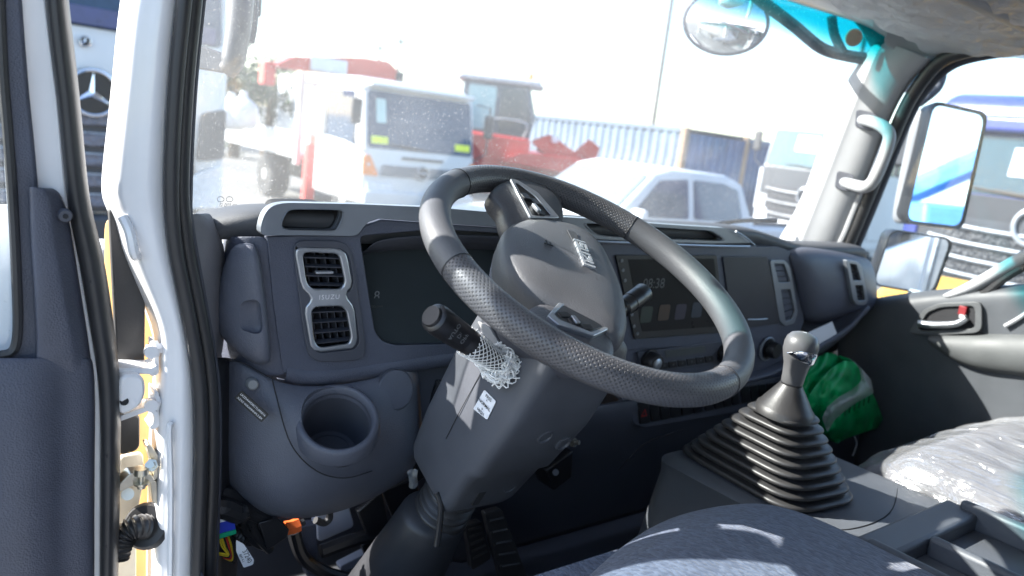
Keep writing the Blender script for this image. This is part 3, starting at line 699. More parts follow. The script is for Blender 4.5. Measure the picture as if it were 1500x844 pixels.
# trim strip seam, label, clip
tube('panel_seam', [AY(x, y, Y) for x, y, Y in [(398, 552, .988), (406, 585, .976), (418, 630, .955), (432, 660, .942), (455, 684, .936), (480, 697, .934), (510, 700, .934), (545, 690, .945)]], .0009, VOID, dash, n=6)
tube('panel_seam', [AY(x, y, Y) for x, y, Y in [(330, 528, 1.028), (356, 532, 1.008), (386, 548, .995), (400, 556, .988)]], .0009, VOID, dash, n=6)
c = AY(370.5, 563, .998); cyl('trim_clip', c+V(0, .006, 0), c+V(-.002, -.006, .001), [(0, .008), (.8, .0078), (1, .006)], GREY, dash, n=20)
xd = AY(388, 611, .975)-AY(350, 577, .998); nn = V(0, -.9, .2); o_ = AY(369, 595, .970)
yd = V(0, 0, 1); yd = (yd-xd.normalized()*yd.dot(xd.normalized())).normalized(); nz = xd.normalized().cross(yd)
lb = plate('id_label', rp([o_+xd*.52*sx+yd*.0075*sy for sx, sy in [(-1, -1), (1, -1), (1, 1), (-1, 1)]], .002, 2), nz*.0015, INK, dash, bev=0)
text('label_print', 'LRZDAWDBCTL005016',   .0042, o_+xd*.0+yd*.003+nz*.0018, xd, yd, PAPER, lb, ext=0)
text('label_print', 'XZXS WRAMHHM.5.8X', .0042, o_+xd*.0-yd*.0035+nz*.0018, xd, yd, PAPER, lb, ext=0)

# ---- centre stack
CF = 1.0
cface = rp(LY(CF, (880, 352), (1000, 358), (1140, 362), (1158, 368), (1166, 384), (1178, 470), (1172, 486), (1156, 493), (1060, 503), (930, 512), (905, 515)), .006, 3)
plate('centre_fascia', cface, (0, .02, 0), DASH, dash, bev=.004, seg=3)
lower = rp(LY(1.004, (905, 512), (1060, 500), (1145, 492), (1152, 545), (1150, 560), (1060, 566), (940, 580), (915, 590), (890, 560)), .008, 3)
plate('centre_lower_fascia', lower, (0, .02, 0), DASH, dash, bev=.004, seg=3)
# big touch screen, dark blank door and grey trims
scr = plate('touch_screen', rp(LY(.996, (902, 374), (1050, 374), (1063, 487), (930, 497)), .004, 3), (0, .008, 0), BLACK, dash, bev=.0015)
plate('screen_glass', rp(LY(.9955, (920, 380), (1046, 379), (1057, 478), (941, 486)), .002, 2), (0, .001, 0), SCREEN, scr, bev=0)
xs_ = V(1, 0, 0); zs_ = V(0, 0, 1)
text('clock_digits', '08:38', .028, AY(958, 416, .9948), xs_, zs_, mat('clock_print', (.10, .10, .105), .5), scr, ext=0)
for (x, y, col) in [(947, 461, (.020, .032, .022)), (973, 458, (.055, .028, .014)), (997, 457, (.026, .018, .036)), (1021, 454, (.016, .024, .042))]:
    c = AY(x, y, .9949); plate('screen_icon', rp([c+V(sx*.016, 0, sz*.016) for sx, sz in [(-1, -1), (1, -1), (1, 1), (-1, 1)]], .006, 3), (0, .0003, 0), mat('icon', col, .5), scr, bev=0)
for (x, y) in [(911, 382), (913, 396), (916, 411), (926, 461), (929, 478), (934, 489)]:
    c = AY(x, y, .9948); cyl('screen_button', c+V(0, .003, 0), c+V(0, -.0006, 0), .0035, DIM, scr, n=10)
bd = plate('blank_door', rp(LY(.9965, (1059, 376), (1124, 376), (1143, 474), (1073, 483)), .004, 3), (0, .008, 0), mat('blank_door', (.030, .034, .048), .32, var=.05), dash, bev=.002)
tube('door_lip', LY(.995, (1095, 468), (1110, 468), (1124, 467)), .0016, SILVER, bd, n=8)
# centre vents
def side_vent(q, ns, frame_w=5):
    pass
cv = plate('vent_frame', rp(LY(.995, (1128, 381), (1150, 381), (1158, 392), (1169, 458), (1164, 474), (1150, 478), (1142, 470)), .008, 3), (0, .006, 0), BEZEL, dash,
           holes=[rp(LY(.995, (1134, 386), (1149, 387), (1158, 413), (1141, 414)), .004, 2), rp(LY(.995, (1144, 424), (1158, 424), (1165, 456), (1160, 468), (1151, 471)), .004, 2)], bev=.002)
vent([(1132, 384), (1150, 385), (1159, 416), (1140, 417)], 4, 2, cv, Y=1.003-.004)
vent([(1142, 422), (1159, 422), (1167, 466), (1150, 472)], 5, 2, cv, Y=1.003-.004)
for s in (cv,): pass
# climate control unit
ac = plate('climate_panel', rp(LY(.998, (934, 516), (1060, 500), (1066, 532), (942, 548)), .004, 3), (0, .008, 0), DARK, dash, bev=.002)
plate('climate_display', LY(.9972, (974, 514), (1032, 507), (1034, 516), (976, 524)), (0, .001, 0), mat('lcd', (.06, .07, .07), .3), ac, bev=0)
def knob(px, py, r, par, face=SILVER):
    c = AY(px, py, .998)
    k = cyl('dial', c, c+V(0, -.022, 0), [(0, r*1.18), (.15, r*1.18), (.16, r), (.85, r*.93), (1, r*.85)], BLACK, par, n=28)
    if face: cyl('dial_cap', c+V(0, -.0215, 0), c+V(0, -.024, 0), [(0, r*.55), (.6, r*.55), (1, r*.48)], face, k, n=24)
knob(951, 529, .021, ac); knob(1060, 517, .019, ac, None)
for k in range(6):
    t = k/6
    a = LY(.9965, *[(966+t*80+dx, 528-t*12+dy) for dx, dy in [(0, 4), (12, 2.4), (13.5, 12), (1.5, 14)]])
    b = plate('climate_button', rp(a, .0015, 2), (0, .003, 0), BLACK, ac, bev=.0008)
    cc2 = sum(a, V(0, 0, 0))/4
    text('button_print', '=', .010, cc2+V(0, -.001, 0), xs_, zs_, DIM, b, ext=0)
# dial to the right of the climate unit
pk = plate('socket_plate', rp(LY(1.0, (1096, 497), (1140, 492), (1147, 530), (1102, 537)), .006, 3), (0, .008, 0), DASH, dash, bev=.002)
knob(1127, 511, .020, pk, None)
c = AY(1124, 511, .9955); tube('socket_ring', [c+V(math.cos(a)*.026, 0, math.sin(a)*.026) for a in [k*math.pi/10 for k in range(20)]], .003, BEZEL, pk, n=8, smooth=0, closed=True)
# curved trim below
rows = []
for (a, b) in [(905, 585), (960, 572), (1030, 562), (1090, 558), (1130, 548), (1160, 530), (1195, 505)]:
    p = AY(a, b, .99); rows.append([p+V(0, .02, .010), p+V(0, -.008, .006), p+V(0, -.012, -.004), p+V(0, .02, -.012)])
loft('trim_ledge', rows, DASHL, dash, sub=2, sol=.003)
# ---- switch bank
sb_ = plate('switch_bank', rp(LY(1.0, (922, 594), (940, 580), (1040, 566), (1130, 556), (1150, 562), (1152, 580), (1140, 592), (1040, 612), (945, 628), (928, 622)), .012, 3), (0, .02, 0), DARK, dash, bev=.004)
HAZ = mat('hazard_red', (.30, .02, .02), .5)
xs1 = [934, 951, 965, 980, 996, 1013, 1030, 1044, 1057, 1070, 1084, 1098, 1110, 1122, 1134, 1145]
for k in range(len(xs1)-1):
    a, b = xs1[k]+.8, xs1[k+1]-.8
    if k in (5, 9): b -= 2
    ya = 590-.148*(a-934); yb = 590-.148*(b-934); h = 32-k*.85
    w_ = plate('rocker_switch', rp(LY(.997, (a, ya), (b, yb), (b+3.2, yb+h), (a+3.2, ya+h)), .002, 2), (0, .008, 0), BLACK, sb_, bev=.0018)
    cc2 = AY((a+b)/2+1.6, (ya+yb)/2+h*.5, .9965)
    if k == 0: mk('hazard_mark', [cc2+V(-.009, 0, -.008), cc2+V(.009, 0, -.008), cc2+V(0, 0, .009), cc2+V(-.005, 0, -.0055), cc2+V(.005, 0, -.0055), cc2+V(0, 0, .0045)], [(0, 1, 4, 3), (1, 2, 5, 4), (2, 0, 3, 5)], HAZ, w_)
    elif k in (2, 3): text('switch_print', ['', '', 'D:', 'OFF'][k], .011, cc2+V(0, 0, .006), xs_, zs_, DIM, w_, ext=0)
# ---- knee panel down to the floor
rows = []
for (y, z, dy) in [(1.0, 1.47, 0), (.995, 1.43, 0), (1.03, 1.36, 0), (1.09, 1.25, 0), (1.16, 1.08, 0)]:
    rows.append([V(X, y+.0, z) for X in (.80, .95, 1.10, 1.3, 1.5, 1.7, 1.85, 2.03)])
loft('knee_panel', rows, DARK, dash, sub=1, sol=.006)
tube('knee_seam', [AY(x, y, Y) for x, y, Y in [(905, 690, 1.01), (945, 650, 1.0), (1000, 630, .99)]], .0012, VOID, dash, n=6)

# ---- passenger side: rounded box, end vents, shelf
pg = [
 [(1150, 366, 1.03), (1172, 362, 1.02), (1200, 366, 1.02), (1235, 371, 1.02), (1262, 377, 1.02), (1272, 382, 1.04)],
 [(1152, 370, 1.0), (1178, 368, .985), (1205, 371, .985), (1240, 376, .985), (1266, 383, .99), (1276, 388, 1.03)],
 [(1160, 390, 1.0), (1184, 390, .972), (1210, 390, .97), (1244, 394, .97), (1271, 398, .975), (1281, 402, 1.02)],
 [(1168, 425, 1.0), (1190, 425, .972), (1216, 424, .97), (1248, 424, .97), (1275, 425, .975), (1284, 426, 1.02)],
 [(1174, 452, 1.0), (1194, 454, .975), (1220, 450, .973), (1250, 447, .973), (1275, 446, .98), (1284, 445, 1.02)],
 [(1178, 468, 1.01), (1196, 470, .99), (1222, 463, .985), (1250, 457, .985), (1274, 453, .99), (1282, 451, 1.03)],
 [(1182, 472, 1.05), (1200, 474, 1.05), (1225, 466, 1.05), (1252, 459, 1.05), (1274, 455, 1.05), (1282, 452, 1.05)],
]
loft('glove_box', [[AY(*c) for c in row] for row in pg], DASH, dash, sub=2, sol=.005)
ev = plate('vent_frame', rp(LY(.956, (1240, 381), (1256, 383), (1262, 390), (1272, 440), (1268, 447), (1256, 447), (1250, 440)), .006, 3), (0, .010, 0), BEZEL, dash,
           holes=[rp(LY(.956, (1245, 386), (1255, 388), (1262, 411), (1250, 411)), .003, 2), rp(LY(.956, (1253, 418), (1264, 418), (1268, 440), (1257, 441)), .003, 2)], bev=.002)
for q in ([(1244, 385), (1256, 387), (1263, 412), (1249, 412)], [(1252, 417), (1265, 417), (1269, 441), (1256, 442)]):
    cor = [AY(*p, .9635) for p in q]
    rings('duct', [cor, [p+V(0, -.0005, 0)*0+V(0, .001, 0) for p in cor]], VOID, ev, cap0=True, cap1=True)
    for k in range(4):
        t = (k+.5)/4; a = AY(*lerp2(q, .05, t), .961); b = AY(*lerp2(q, .95, t), .961)
        rings('slat', [[a, a+V(0, .002, .003), a+V(0, .0022, .0045), a+V(0, -.001, .0015)], [b, b+V(0, .002, .003), b+V(0, .0022, .0045), b+V(0, -.001, .0015)]], BLACK, ev)
# open shelf
rows = []
for (a, b) in [(1178, 520), (1200, 508), (1225, 494), (1245, 480), (1258, 466), (1266, 455), (1272, 452)]:
    p = AY(a, b, .965)
    rows.append([p+V(0, .13, .012), p+V(0, .05, .002), p+V(0, .012, 0), p+V(0, .002, .010), p+V(0, -.006, .006), p+V(0, -.006, -.008), p+V(0, .02, -.04), p+V(.01, .07, -.10)])
loft('open_shelf', rows, DASHL, dash, sub=2, sol=.004)
plate('under_dash_panel', LY(1.075, (1140, 505), (1300, 440), (1330, 640), (1300, 720), (1140, 720)), (0, .01, 0), DARK, dash)
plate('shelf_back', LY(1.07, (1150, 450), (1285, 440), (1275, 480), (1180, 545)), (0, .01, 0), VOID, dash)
# leaflet lying on the shelf
c = AY(1203, 488, .985)
pp = rings('paper_leaflet', [[AY(1180, 489, .98)+V(0, 0, k), AY(1219, 471, .98)+V(0, 0, k), AY(1226, 489, .965)+V(0, 0, k), AY(1190, 505, .965)+V(0, 0, k)] for k in (0, -.012)], PAPER)
tag(pp, 'white folded paper leaflet lying on the open shelf of the dashboard', 'paper')
# ================================================================ steering wheel
WN = V(.06, -.436, .898).normalized(); WC = V(.664, .684, 1.798); WR = .205
WE = (V(1, 0, 0)-WN*WN.x).normalized(); WF = WN.cross(WE)
sw = thing('steering_wheel', 'dark leather steering wheel with perforated grips, turned a quarter round', 'steering wheel', WC)
def wp(a, rr, d=0): return WC+WE*math.cos(a)*rr+WF*math.sin(a)*rr+WN*d
def wang(px, py):
    p = AP(px, py, WC, WN)-WC; return math.atan2(p.dot(WF), p.dot(WE))
def wpx(px, py, s=0.0):
    return AP(px, py, WC-WN*s, WN)
TR = .0178
def rim(name, a0, a1, m, sc=1.0, n=28):
    if a1 < a0: a1 += 2*math.pi
    loops = []
    for i in range(n+1):
        a = a0+(a1-a0)*i/n
        cd = WE*math.cos(a)+WF*math.sin(a)
        loops.append([WC+cd*(WR+math.cos(2*math.pi*k/20)*TR*sc)+WN*math.sin(2*math.pi*k/20)*TR*1.05*sc for k in range(20)])
    L = (a1-a0)*WR
    return rings(name, loops, m, sw, uvf=lambda i, j: (L*i/n/.0056, 2*math.pi*TR*j/20/.0056), ang=80)
aA = wang(925, 333); aB = wang(1064, 562); aC = wang(668, 392); aD = wang(672, 270)
# going counter-clockwise in the wheel plane seen by the driver: right grip, top, left, bottom
rim('rim_grip', aA, aD, PERF, n=40)        # far side with the upper spoke
rim('rim_grip', aC, aB, PERF, n=48)        # near side with the lower spoke
rim('rim_leather', aB, aA, LEATHER, 1.015)
rim('rim_leather', aD, aC, LEATHER, 1.015)
for a in (aA, aB, aC, aD):
    tube('rim_stitch', [WC+(WE*math.cos(a)+WF*math.sin(a))*(WR+math.cos(2*math.pi*k/20)*TR*1.01)+WN*math.sin(2*math.pi*k/20)*TR*1.06 for k in range(20)], .0009, BLACK, sw, n=5, smooth=0, closed=True)
# ---- hub (airbag cover), domed
hub_o = crm([wpx(x, y, .010) for x, y in [(734, 352), (745, 331), (778, 321), (815, 325), (850, 337), (876, 358), (895, 392), (911, 432), (918, 470), (917, 492), (909, 503), (894, 500), (862, 482), (820, 456), (786, 436), (756, 413), (738, 384)]], 3, True)
hcen = sum(hub_o, V(0, 0, 0))/len(hub_o)
def hr(sc, d): return [hcen+(p-hcen)*sc+WN*d for p in hub_o]
hub = rings('hub_cover', [hr(.90, -.050), hr(.985, -.030), hr(1.0, -.012), hr(.995, -.004), hr(.965, .004), hr(.90, .0095), hr(.78, .0135), hr(.55, .0165), hr(.28, .0178), hr(.05, .018)], HUBM, sw, ang=80)
rings('hub_shell', [hr(.60, -.10), hr(.80, -.075), hr(.93, -.052), hr(.96, -.040), hr(.92, -.034)], DARK, sw, ang=60)
# chrome lettering in its sunk plaque
def hpx(px, py, s): return AP(px, py, hcen+WN*s, WN)
plq = plate('badge_plate', [hpx(x, y, .0165) for x, y in [(830, 337), (843, 341), (872, 402), (876, 412), (862, 406), (838, 352)]], WN*.0010, mat('badge_plate', (.06, .06, .062), .4), hub, bev=.0004)
xd = hpx(864, 398, .018)-hpx(845, 350, .018)
bo = hpx(853, 373.5, .0155)
BADGE = mat('badge_silver', (.86, .90, .93), .22, metal=.75, var=.02)
LET = {'I': [[(.36, 0), (.64, 0), (.64, 1), (.36, 1)]],
       'S': [[(0, 0), (1, 0), (1, .22), (0, .22)], [(.72, .22), (1, .22), (1, .61), (.72, .61)], [(0, .39), (.72, .39), (.72, .61), (0, .61)], [(0, .61), (.28, .61), (.28, 1), (0, 1)], [(.28, .78), (1, .78), (1, 1), (.28, 1)]],
       'U': [[(0, 0), (1, 0), (1, .22), (0, .22)], [(0, .22), (.28, .22), (.28, 1), (0, 1)], [(.72, .22), (1, .22), (1, 1), (.72, 1)]],
       'Z': [[(0, 0), (1, 0), (1, .22), (0, .22)], [(0, .78), (1, .78), (1, 1), (0, 1)], [(0, .22), (.36, .22), (1, .78), (.64, .78)]]}
bx_ = xd.normalized(); by_ = WN.cross(bx_); xo = -.0295
for ch in 'ISUZU':
    w_ = .006 if ch == 'I' else .0118
    vs, fs = [], []
    for poly in LET[ch]:
        b_ = len(vs); n__ = len(poly)
        for dz in (0, .0052):
            vs += [bo+bx_*(xo+u_*w_*(1 if ch != 'I' else 1))+by_*((v_-.5)*.0165)+WN*dz for u_, v_ in poly]
        fs += [tuple(b_+k for k in range(n__)), tuple(b_+n__+k for k in range(n__))]+[(b_+k, b_+(k+1) % n__, b_+n__+(k+1) % n__, b_+n__+k) for k in range(n__)]
    mk('badge_letter', vs, fs, BADGE, hub)
    xo += w_+.0022
mk_ = hpx(803, 357, .0178)
for (dx, dy, sx, sy) in [(0, .003, .012, .0016), (-.002, -.002, .0016, .008), (.003, -.001, .0016, .006)]:
    xx = xd.normalized(); yy = WN.cross(xx)
    b_ = mk_+xx*dy*1.0+yy*dx
    plate('airbag_mark', [b_+yy*sx*.5*i+xx*sy*.5*j for i, j in [(-1, -1), (1, -1), (1, 1), (-1, 1)]], WN*.0012, INK, hub, bev=0)
# ---- spokes: padded leather bridges with silver switch bezels
def tilt_plane(px, py, h_, k_):
    p0 = wpx(px, py, -h_); rd = (p0-WC); rd = (rd-WN*rd.dot(WN)).normalized()
    return p0, (WN-rd*k_).normalized()
def tp(pl_, x, y, off=0.0): return AP(x, y, pl_[0]+pl_[1]*off, pl_[1])
def pad(name, outer, pl_, depth, m, par, infl=.006):
    n_ = pl_[1]; o = crm([tp(pl_, x, y) for x, y in outer], 3, True); ce = sum(o, V(0, 0, 0))/len(o)
    L = [[ce+(p-ce)*.9-n_*depth for p in o], [p-n_*(depth-.006) for p in o], [p-n_*infl for p in o], [ce+(p-ce)*.96-n_*infl*.35 for p in o], [ce+(p-ce)*.82 for p in o], [ce+(p-ce)*.3+n_*.001 for p in o]]
    return rings(name, L, m, par, ang=80)
P1 = tilt_plane(782, 298, .004, .20); P2 = tilt_plane(840, 476, -.004, .06)
PADM = mat('spoke_leather', (.075, .075, .082), .42, grain=420, gs=.5, gd=.0006)
sp1 = pad('spoke', [(722, 281), (736, 265), (770, 258), (812, 276), (826, 300), (826, 325), (805, 345), (762, 345), (745, 325), (738, 302)], P1, .030, PADM, sw)
bz1 = plate('switch_bezel', rp([tp(P1, x, y) for x, y in [(745, 264), (757, 267), (786, 285), (818, 322), (775, 322)]], .004, 3), P1[1]*.004, SILVER, sp1, bev=.0015,
            holes=[rp([tp(P1, x, y) for x, y in [(752, 270), (758, 272), (782, 290), (806, 319), (778, 319)]], .003, 3)])
sp_b = plate('switch_pod', rp([tp(P1, x, y) for x, y in [(752, 270), (758, 272), (782, 290), (806, 319), (778, 319)]], .003, 3), P1[1]*.0028, BLACK, sp1, bev=.001)
for (x, y) in [(769, 289), (783, 297), (790, 312)]:
    c = tp(P1, x, y, .0026); plate('thumb_button', rp([c+WE*sx*.006+WF*sy*.007 for sx, sy in [(-1, -1), (1, -1), (1, 1), (-1, 1)]], .002, 2), WN*.0028, BLACK, sp_b, bev=.0008)
c = tp(P1, 784, 307, .003); plate('thumb_wheel', rp([c+WE*sx*.003+WF*sy*.008 for sx, sy in [(-1, -1), (1, -1), (1, 1), (-1, 1)]], .001, 2), WN*.005, SILVER, sp_b, bev=.0008)
sp2 = pad('spoke', [(778, 448), (800, 443), (840, 458), (884, 482), (900, 500), (900, 522), (870, 522), (820, 505), (785, 485), (768, 466)], P2, .030, PADM, sw)
bz2 = plate('switch_bezel', rp([tp(P2, x, y) for x, y in [(799, 468), (815, 449), (824, 451), (808, 466), (816, 474), (862, 492), (884, 484), (888, 488), (866, 498), (814, 481)]], .002, 2), WN*.006, SILVER, sp2, bev=.0015)
sp_b2 = plate('switch_pod', rp([tp(P2, x, y) for x, y in [(808, 467), (822, 452), (872, 478), (880, 484), (862, 491), (816, 474)]], .003, 3), WN*.0055, BLACK, sp2, bev=.0015)
for (x, y) in [(826, 462), (842, 472), (859, 480)]:
    c = tp(P2, x, y, .005); plate('thumb_button', rp([c+WE*sx*.008+WF*sy*.005 for sx, sy in [(-1, -1), (1, -1), (1, 1), (-1, 1)]], .002, 2), WN*.002, BLACK, sp_b2, bev=.0008)
c = tp(P2, 842, 470, .0065); plate('thumb_wheel', rp([c+WE*sx*.003+WF*sy*.006 for sx, sy in [(-1, -1), (1, -1), (1, 1), (-1, 1)]], .001, 2), WN*.003, SILVER, sp_b2, bev=.0008)

# ================================================================ steering column
col = thing('steering_column', 'grey plastic steering column shroud with white sticker and ribbed rubber foot', 'steering column', WC-WN*.7)
CA = -WN                      # down the column
CX = WE; CB = WF              # right, forward-up
def cl_(s, x, b): return WC+CA*s+CX*x+CB*b
def sect(s, x0, x1, b0, b1, r=.012, n=4):
    return rp([cl_(s, x0, b0), cl_(s, x1, b0), cl_(s, x1, b1), cl_(s, x0, b1)], r, n)
SHR = [sect(.062, -.055, .060, -.050, .055, .02), sect(.075, -.066, .072, -.066, .068, .02), sect(.10, -.072, .078, -.074, .075, .02), sect(.20, -.074, .076, -.074, .080, .018),
       sect(.29, -.072, .066, -.066, .080, .018), sect(.305, -.072, .064, -.056, .080, .018), sect(.375, -.068, .056, -.048, .074, .016), sect(.392, -.062, .050, -.042, .068, .014)]
sh = rings('column_shroud', SHR, SHROUD, col, ang=40)
# ridge and recess details on the driver side of the shroud
plate('tilt_slot', rp([cl_(s, x, -.0475) for s, x in [(.315, -.030), (.315, -.018), (.372, -.018), (.372, -.030)]], .002, 2), CB*-.004, VOID, sh, bev=0)
for (s, x) in [(.215, .0), (.235, .045), (.345, .025)]:
    c = cl_(s, x, -.0745 if s < .3 else -.0515)
    cyl('screw_recess', c+CB*.008, c-CB*.002, [(0, .012), (.7, .0125), (.8, .010), (.5, .009)], SHROUD, sh, n=20)
# shroud parting line
tube('parting_line', [cl_(s, -.0745 if s < .3 else -.0725, .012) for s in (.08, .15, .20, .25, .30)], .0005, VOID, sh, n=5)
# sticker on the left face
p_ = V(0, 0, 0)
def lface(px, py): return AP(px, py, cl_(.18, -.0752, 0), CX)
q = [lface(*p) for p in [(710, 571), (727, 588), (714, 615), (694, 599)]]
nz = -CX
stc = plate('sticker', rp(q, .002, 2), nz*.0008, PAPER, sh, bev=0)
xd = q[1]-q[0]; yd = q[0]-q[3]; ce = sum(q, V(0, 0, 0))/4+nz*.0018
for t_, k in [('PASS', .40), ('^', .22), ('NORMAL', 0), ('v', -.22), ('HIGH', -.40)]:
    text('sticker_print', t_, .0062, ce+yd*k*.9, xd, yd, INK, stc, ext=0, bold=.01)
# pale inner guard above the stalk
plate('stalk_guard', rp([lface(*p)+nz*.002 for p in [(704, 470), (722, 480), (742, 512), (718, 500)]], .003, 2), nz*.004, GREY, sh, bev=.001)
# ribbed rubber foot and the tube going down
L = []
for i in range(41):
    s = .392+.085*i/40; r_ = .036+.0045*math.cos(i/40*2*math.pi*6)+.004*(i/40)
    if i > 34: r_ = .044
    L.append([cl_(s, -.004, .012)+CX*math.cos(2*math.pi*k/28)*r_+CB*math.sin(2*math.pi*k/28)*r_ for k in range(28)])
rings('rubber_foot', L, RUBBER, col, ang=80)
L = []
for s, r_ in [(.465, .042), (.475, .048), (.52, .052), (.62, .062), (.75, .075)]:
    L.append([cl_(s, -.014, .012)+CX*math.cos(2*math.pi*k/28)*r_*1.15+CB*math.sin(2*math.pi*k/28)*r_ for k in range(28)])
rings('column_cover', L, mat('column_cover', (.030, .031, .036), .5), col, ang=80)
# tilt lever hanging at the left
tube('tilt_lever', [AY(640, 722, .83), AY(646, 740, .82), AY(644, 770, .815), AY(640, 799, .81)], [.0085, .0085, .0085, .010], RUBBER, col, n=10, flat=.5)
# ignition / bolt to the right
c = AY(838, 648, .86); cyl('ignition_bolt', c, c+V(.004, -.012, .004), [(0, .008), (.4, .008), (.4, .005), (1, .004)], mat('dull_steel', (.20, .19, .17), .5, metal=.7), col, n=6)
# left stalk
def stalk(name, a, b, prof, par, n=28): return cyl(name, a, b, prof, BLACK, par, n=n)
sa = lface(737, 545)+CX*.012; sb2 = AY(634, 464, .70)
ax = (sb2-sa); sl = ax.length
st = cyl('indicator_stalk', sa, sb2, [(0, .011), (.35, .0115), (.36, .0125), (.62, .0155), (.625, .0150), (.66, .0150), (.665, .0160), (.93, .0175), (.985, .0165), (1.0, .0135)], BLACK, col, n=32, ang=40)
cyl('stalk_button', sb2-ax.normalized()*.002, sb2+ax.normalized()*.004, [(0, .0125), (.6, .0125), (1, .0115)], BLACK, st, n=28)
d_ = ax.normalized(); su = d_.cross(V(0, 0, 1)).normalized(); sv = su.cross(d_)
for (t, tx) in [(.86, 'AUTO'), (.80, 'D:'), (.745, 'OFF'), (.57, '-O')]:
    nrm_ = (CAM-sa.lerp(sb2, t)).normalized(); nrm_ = (nrm_-d_*nrm_.dot(d_)).normalized()
    text('stalk_print', tx, .0075, sa.lerp(sb2, t)+nrm_*.0178, d_.cross(nrm_), d_*-1, DIM, st, ext=0)
# net sleeve
parts = []
for sgn in (1, -1):
    for k in range(13):
        pts = []
        for i in range(19):
            t = .12+.46*i/18; r_ = .0140+.0025*max(0, t-.3)/.2+.003*max(0, .25-t)/.15
            a = 2*math.pi*k/13+sgn*t*9.0
            pts.append(sa+ax*t+(su*math.cos(a)+sv*math.sin(a))*(r_+.0004*sgn))
        parts.append(tube_loops(pts, .00075, 4, 0))
multi('net_sleeve', parts, NET, st)
parts = []
random.seed(3)
for k in range(26):
    pts = []; ph = random.random()*6; t0 = random.uniform(.10, .22); rr_ = random.uniform(.017, .026); w_ = random.randint(5, 11)
    for i in range(48):
        a = 2*math.pi*i/47
        pts.append(sa+ax*(t0+.035*math.sin(a*w_+ph))+(su*math.cos(a)+sv*math.sin(a))*(rr_+.003*math.cos(a*w_*1.3+ph)))
    parts.append(tube_loops(pts, .0009, 4, 0))
multi('net_gather', parts, NET, st)
# right stalk
ra = cl_(.09, .07, .0); rb = AY(944, 428, .76)
d2 = rb-ra
rs_ = cyl('wiper_stalk', ra, rb, [(0, .010), (.5, .010), (.52, .0135), (.64, .0140), (.645, .0133), (.67, .0133), (.675, .0142), (.80, .0146), (.805, .014), (.82, .0142), (.97, .0150), (1, .012)], BLACK, col, n=28, ang=40)
# ================================================================ engine cover console
con = thing('centre_console', 'grey plastic engine cover and tray between the two seats', 'console', (1.2, .3, 1.05))
CONM = mat('console_plastic', (.092, .100, .115), .5, grain=600, gs=.3, dust=.1)
def rrect(cx, cy, hx, hy, z, r=.04, n=5, sk=0): return rp([V(cx-hx, cy-hy, z), V(cx+hx, cy-hy, z), V(cx+hx, cy+hy, z+sk), V(cx-hx, cy+hy, z+sk)], r, n)
rings('cover_body', [rrect(1.215, .20, .175, .70, 1.05, .05), rrect(1.215, .20, .175, .68, 1.25, .05), rrect(1.21, .195, .172, .655, 1.40, .05), rrect(1.20, .19, .175, .652, 1.43, .05), rrect(1.20, .185, .16, .635, 1.438, .045)], CONM, con, ang=50)
# tray behind the lever
tw = []
Z0 = 1.434
for (x0, x1, y0, y1, h) in [(1.035, 1.051, -.25, .46, .034), (1.135, 1.151, -.25, .42, .034), (1.300, 1.316, -.25, .45, .042), (1.035, 1.316, .42, .475, .030)]:
    box('tray_wall', ((x0+x1)/2, (y0+y1)/2, Z0+h/2), (x1-x0, y1-y0, h), CONM, con, bev=.007, seg=3)
tube('cover_seam', [V(1.02, .56, 1.4375), V(1.10, .515, 1.4385), V(1.22, .515, 1.4385), V(1.36, .57, 1.437)], .0009, VOID, con, n=6)

# ================================================================ gear lever with its gaiter
gl = thing('gear_lever', 'gear lever with grey knob, chrome collar and black ribbed rubber gaiter', 'gear lever', (1.14, .70, 1.44))
loops = []
NR = 9
# sections: rounded rectangles shrinking upward; lean a little to the back-left
def gsec(t, grow):
    hx = (.090*(1-t)+.033*t)+grow; hy = (.135*(1-t)+.036*t)+grow
    cx = 1.145-.063*t; cy = .698-.054*t; z = 1.439+.149*t
    rot = R(-6)
    pts = rp([V(-hx, -hy, 0), V(hx, -hy, 0), V(hx, hy, 0), V(-hx, hy, 0)], .066*(1-t)+.027*t, 6)
    return [V(cx+p.x*math.cos(rot)-p.y*math.sin(rot), cy+p.x*math.sin(rot)+p.y*math.cos(rot), z) for p in pts]
for k in range(NR):
    a = k/NR*.97
    st_ = 1/NR*.97
    for f, gr in [(0, -.009), (.10, -.008), (.18, -.002), (.28, .003), (.42, .0045), (.58, .0045), (.72, .003), (.82, -.002), (.90, -.008)]:
        loops.append(gsec(a+f*st_, gr))
loops.append(gsec(.98, -.012))
rings('gaiter', loops, RUBBER, gl, ang=75)
tc0 = V(1.082, .6435, 1.5855)
lv = (V(1.082, .638, 1.6755)-tc0).normalized()*.9
u = lv.cross(V(0, 1, 0)).normalized(); w = lv.cross(u).normalized()
def oval(c, r, e=1.0, n=28):
    r *= .9
    return [c+u*math.cos(2*math.pi*k/n)*r+w*math.sin(2*math.pi*k/n)*r*e for k in range(n)]
rings('gaiter_cone', [oval(tc0+lv*-.012, .050), oval(tc0+lv*.000, .049), oval(tc0+lv*.004, .045), oval(tc0+lv*.030, .028), oval(tc0+lv*.040, .021), oval(tc0+lv*.044, .019)], RUBBER, gl, ang=50)
KNOB = mat('knob_plastic', (.10, .10, .105), .38, var=.04, grain=900, gs=.1)
kb = tc0+lv*.044
tilt = (lv+V(.0, -.05, 0)).normalized()
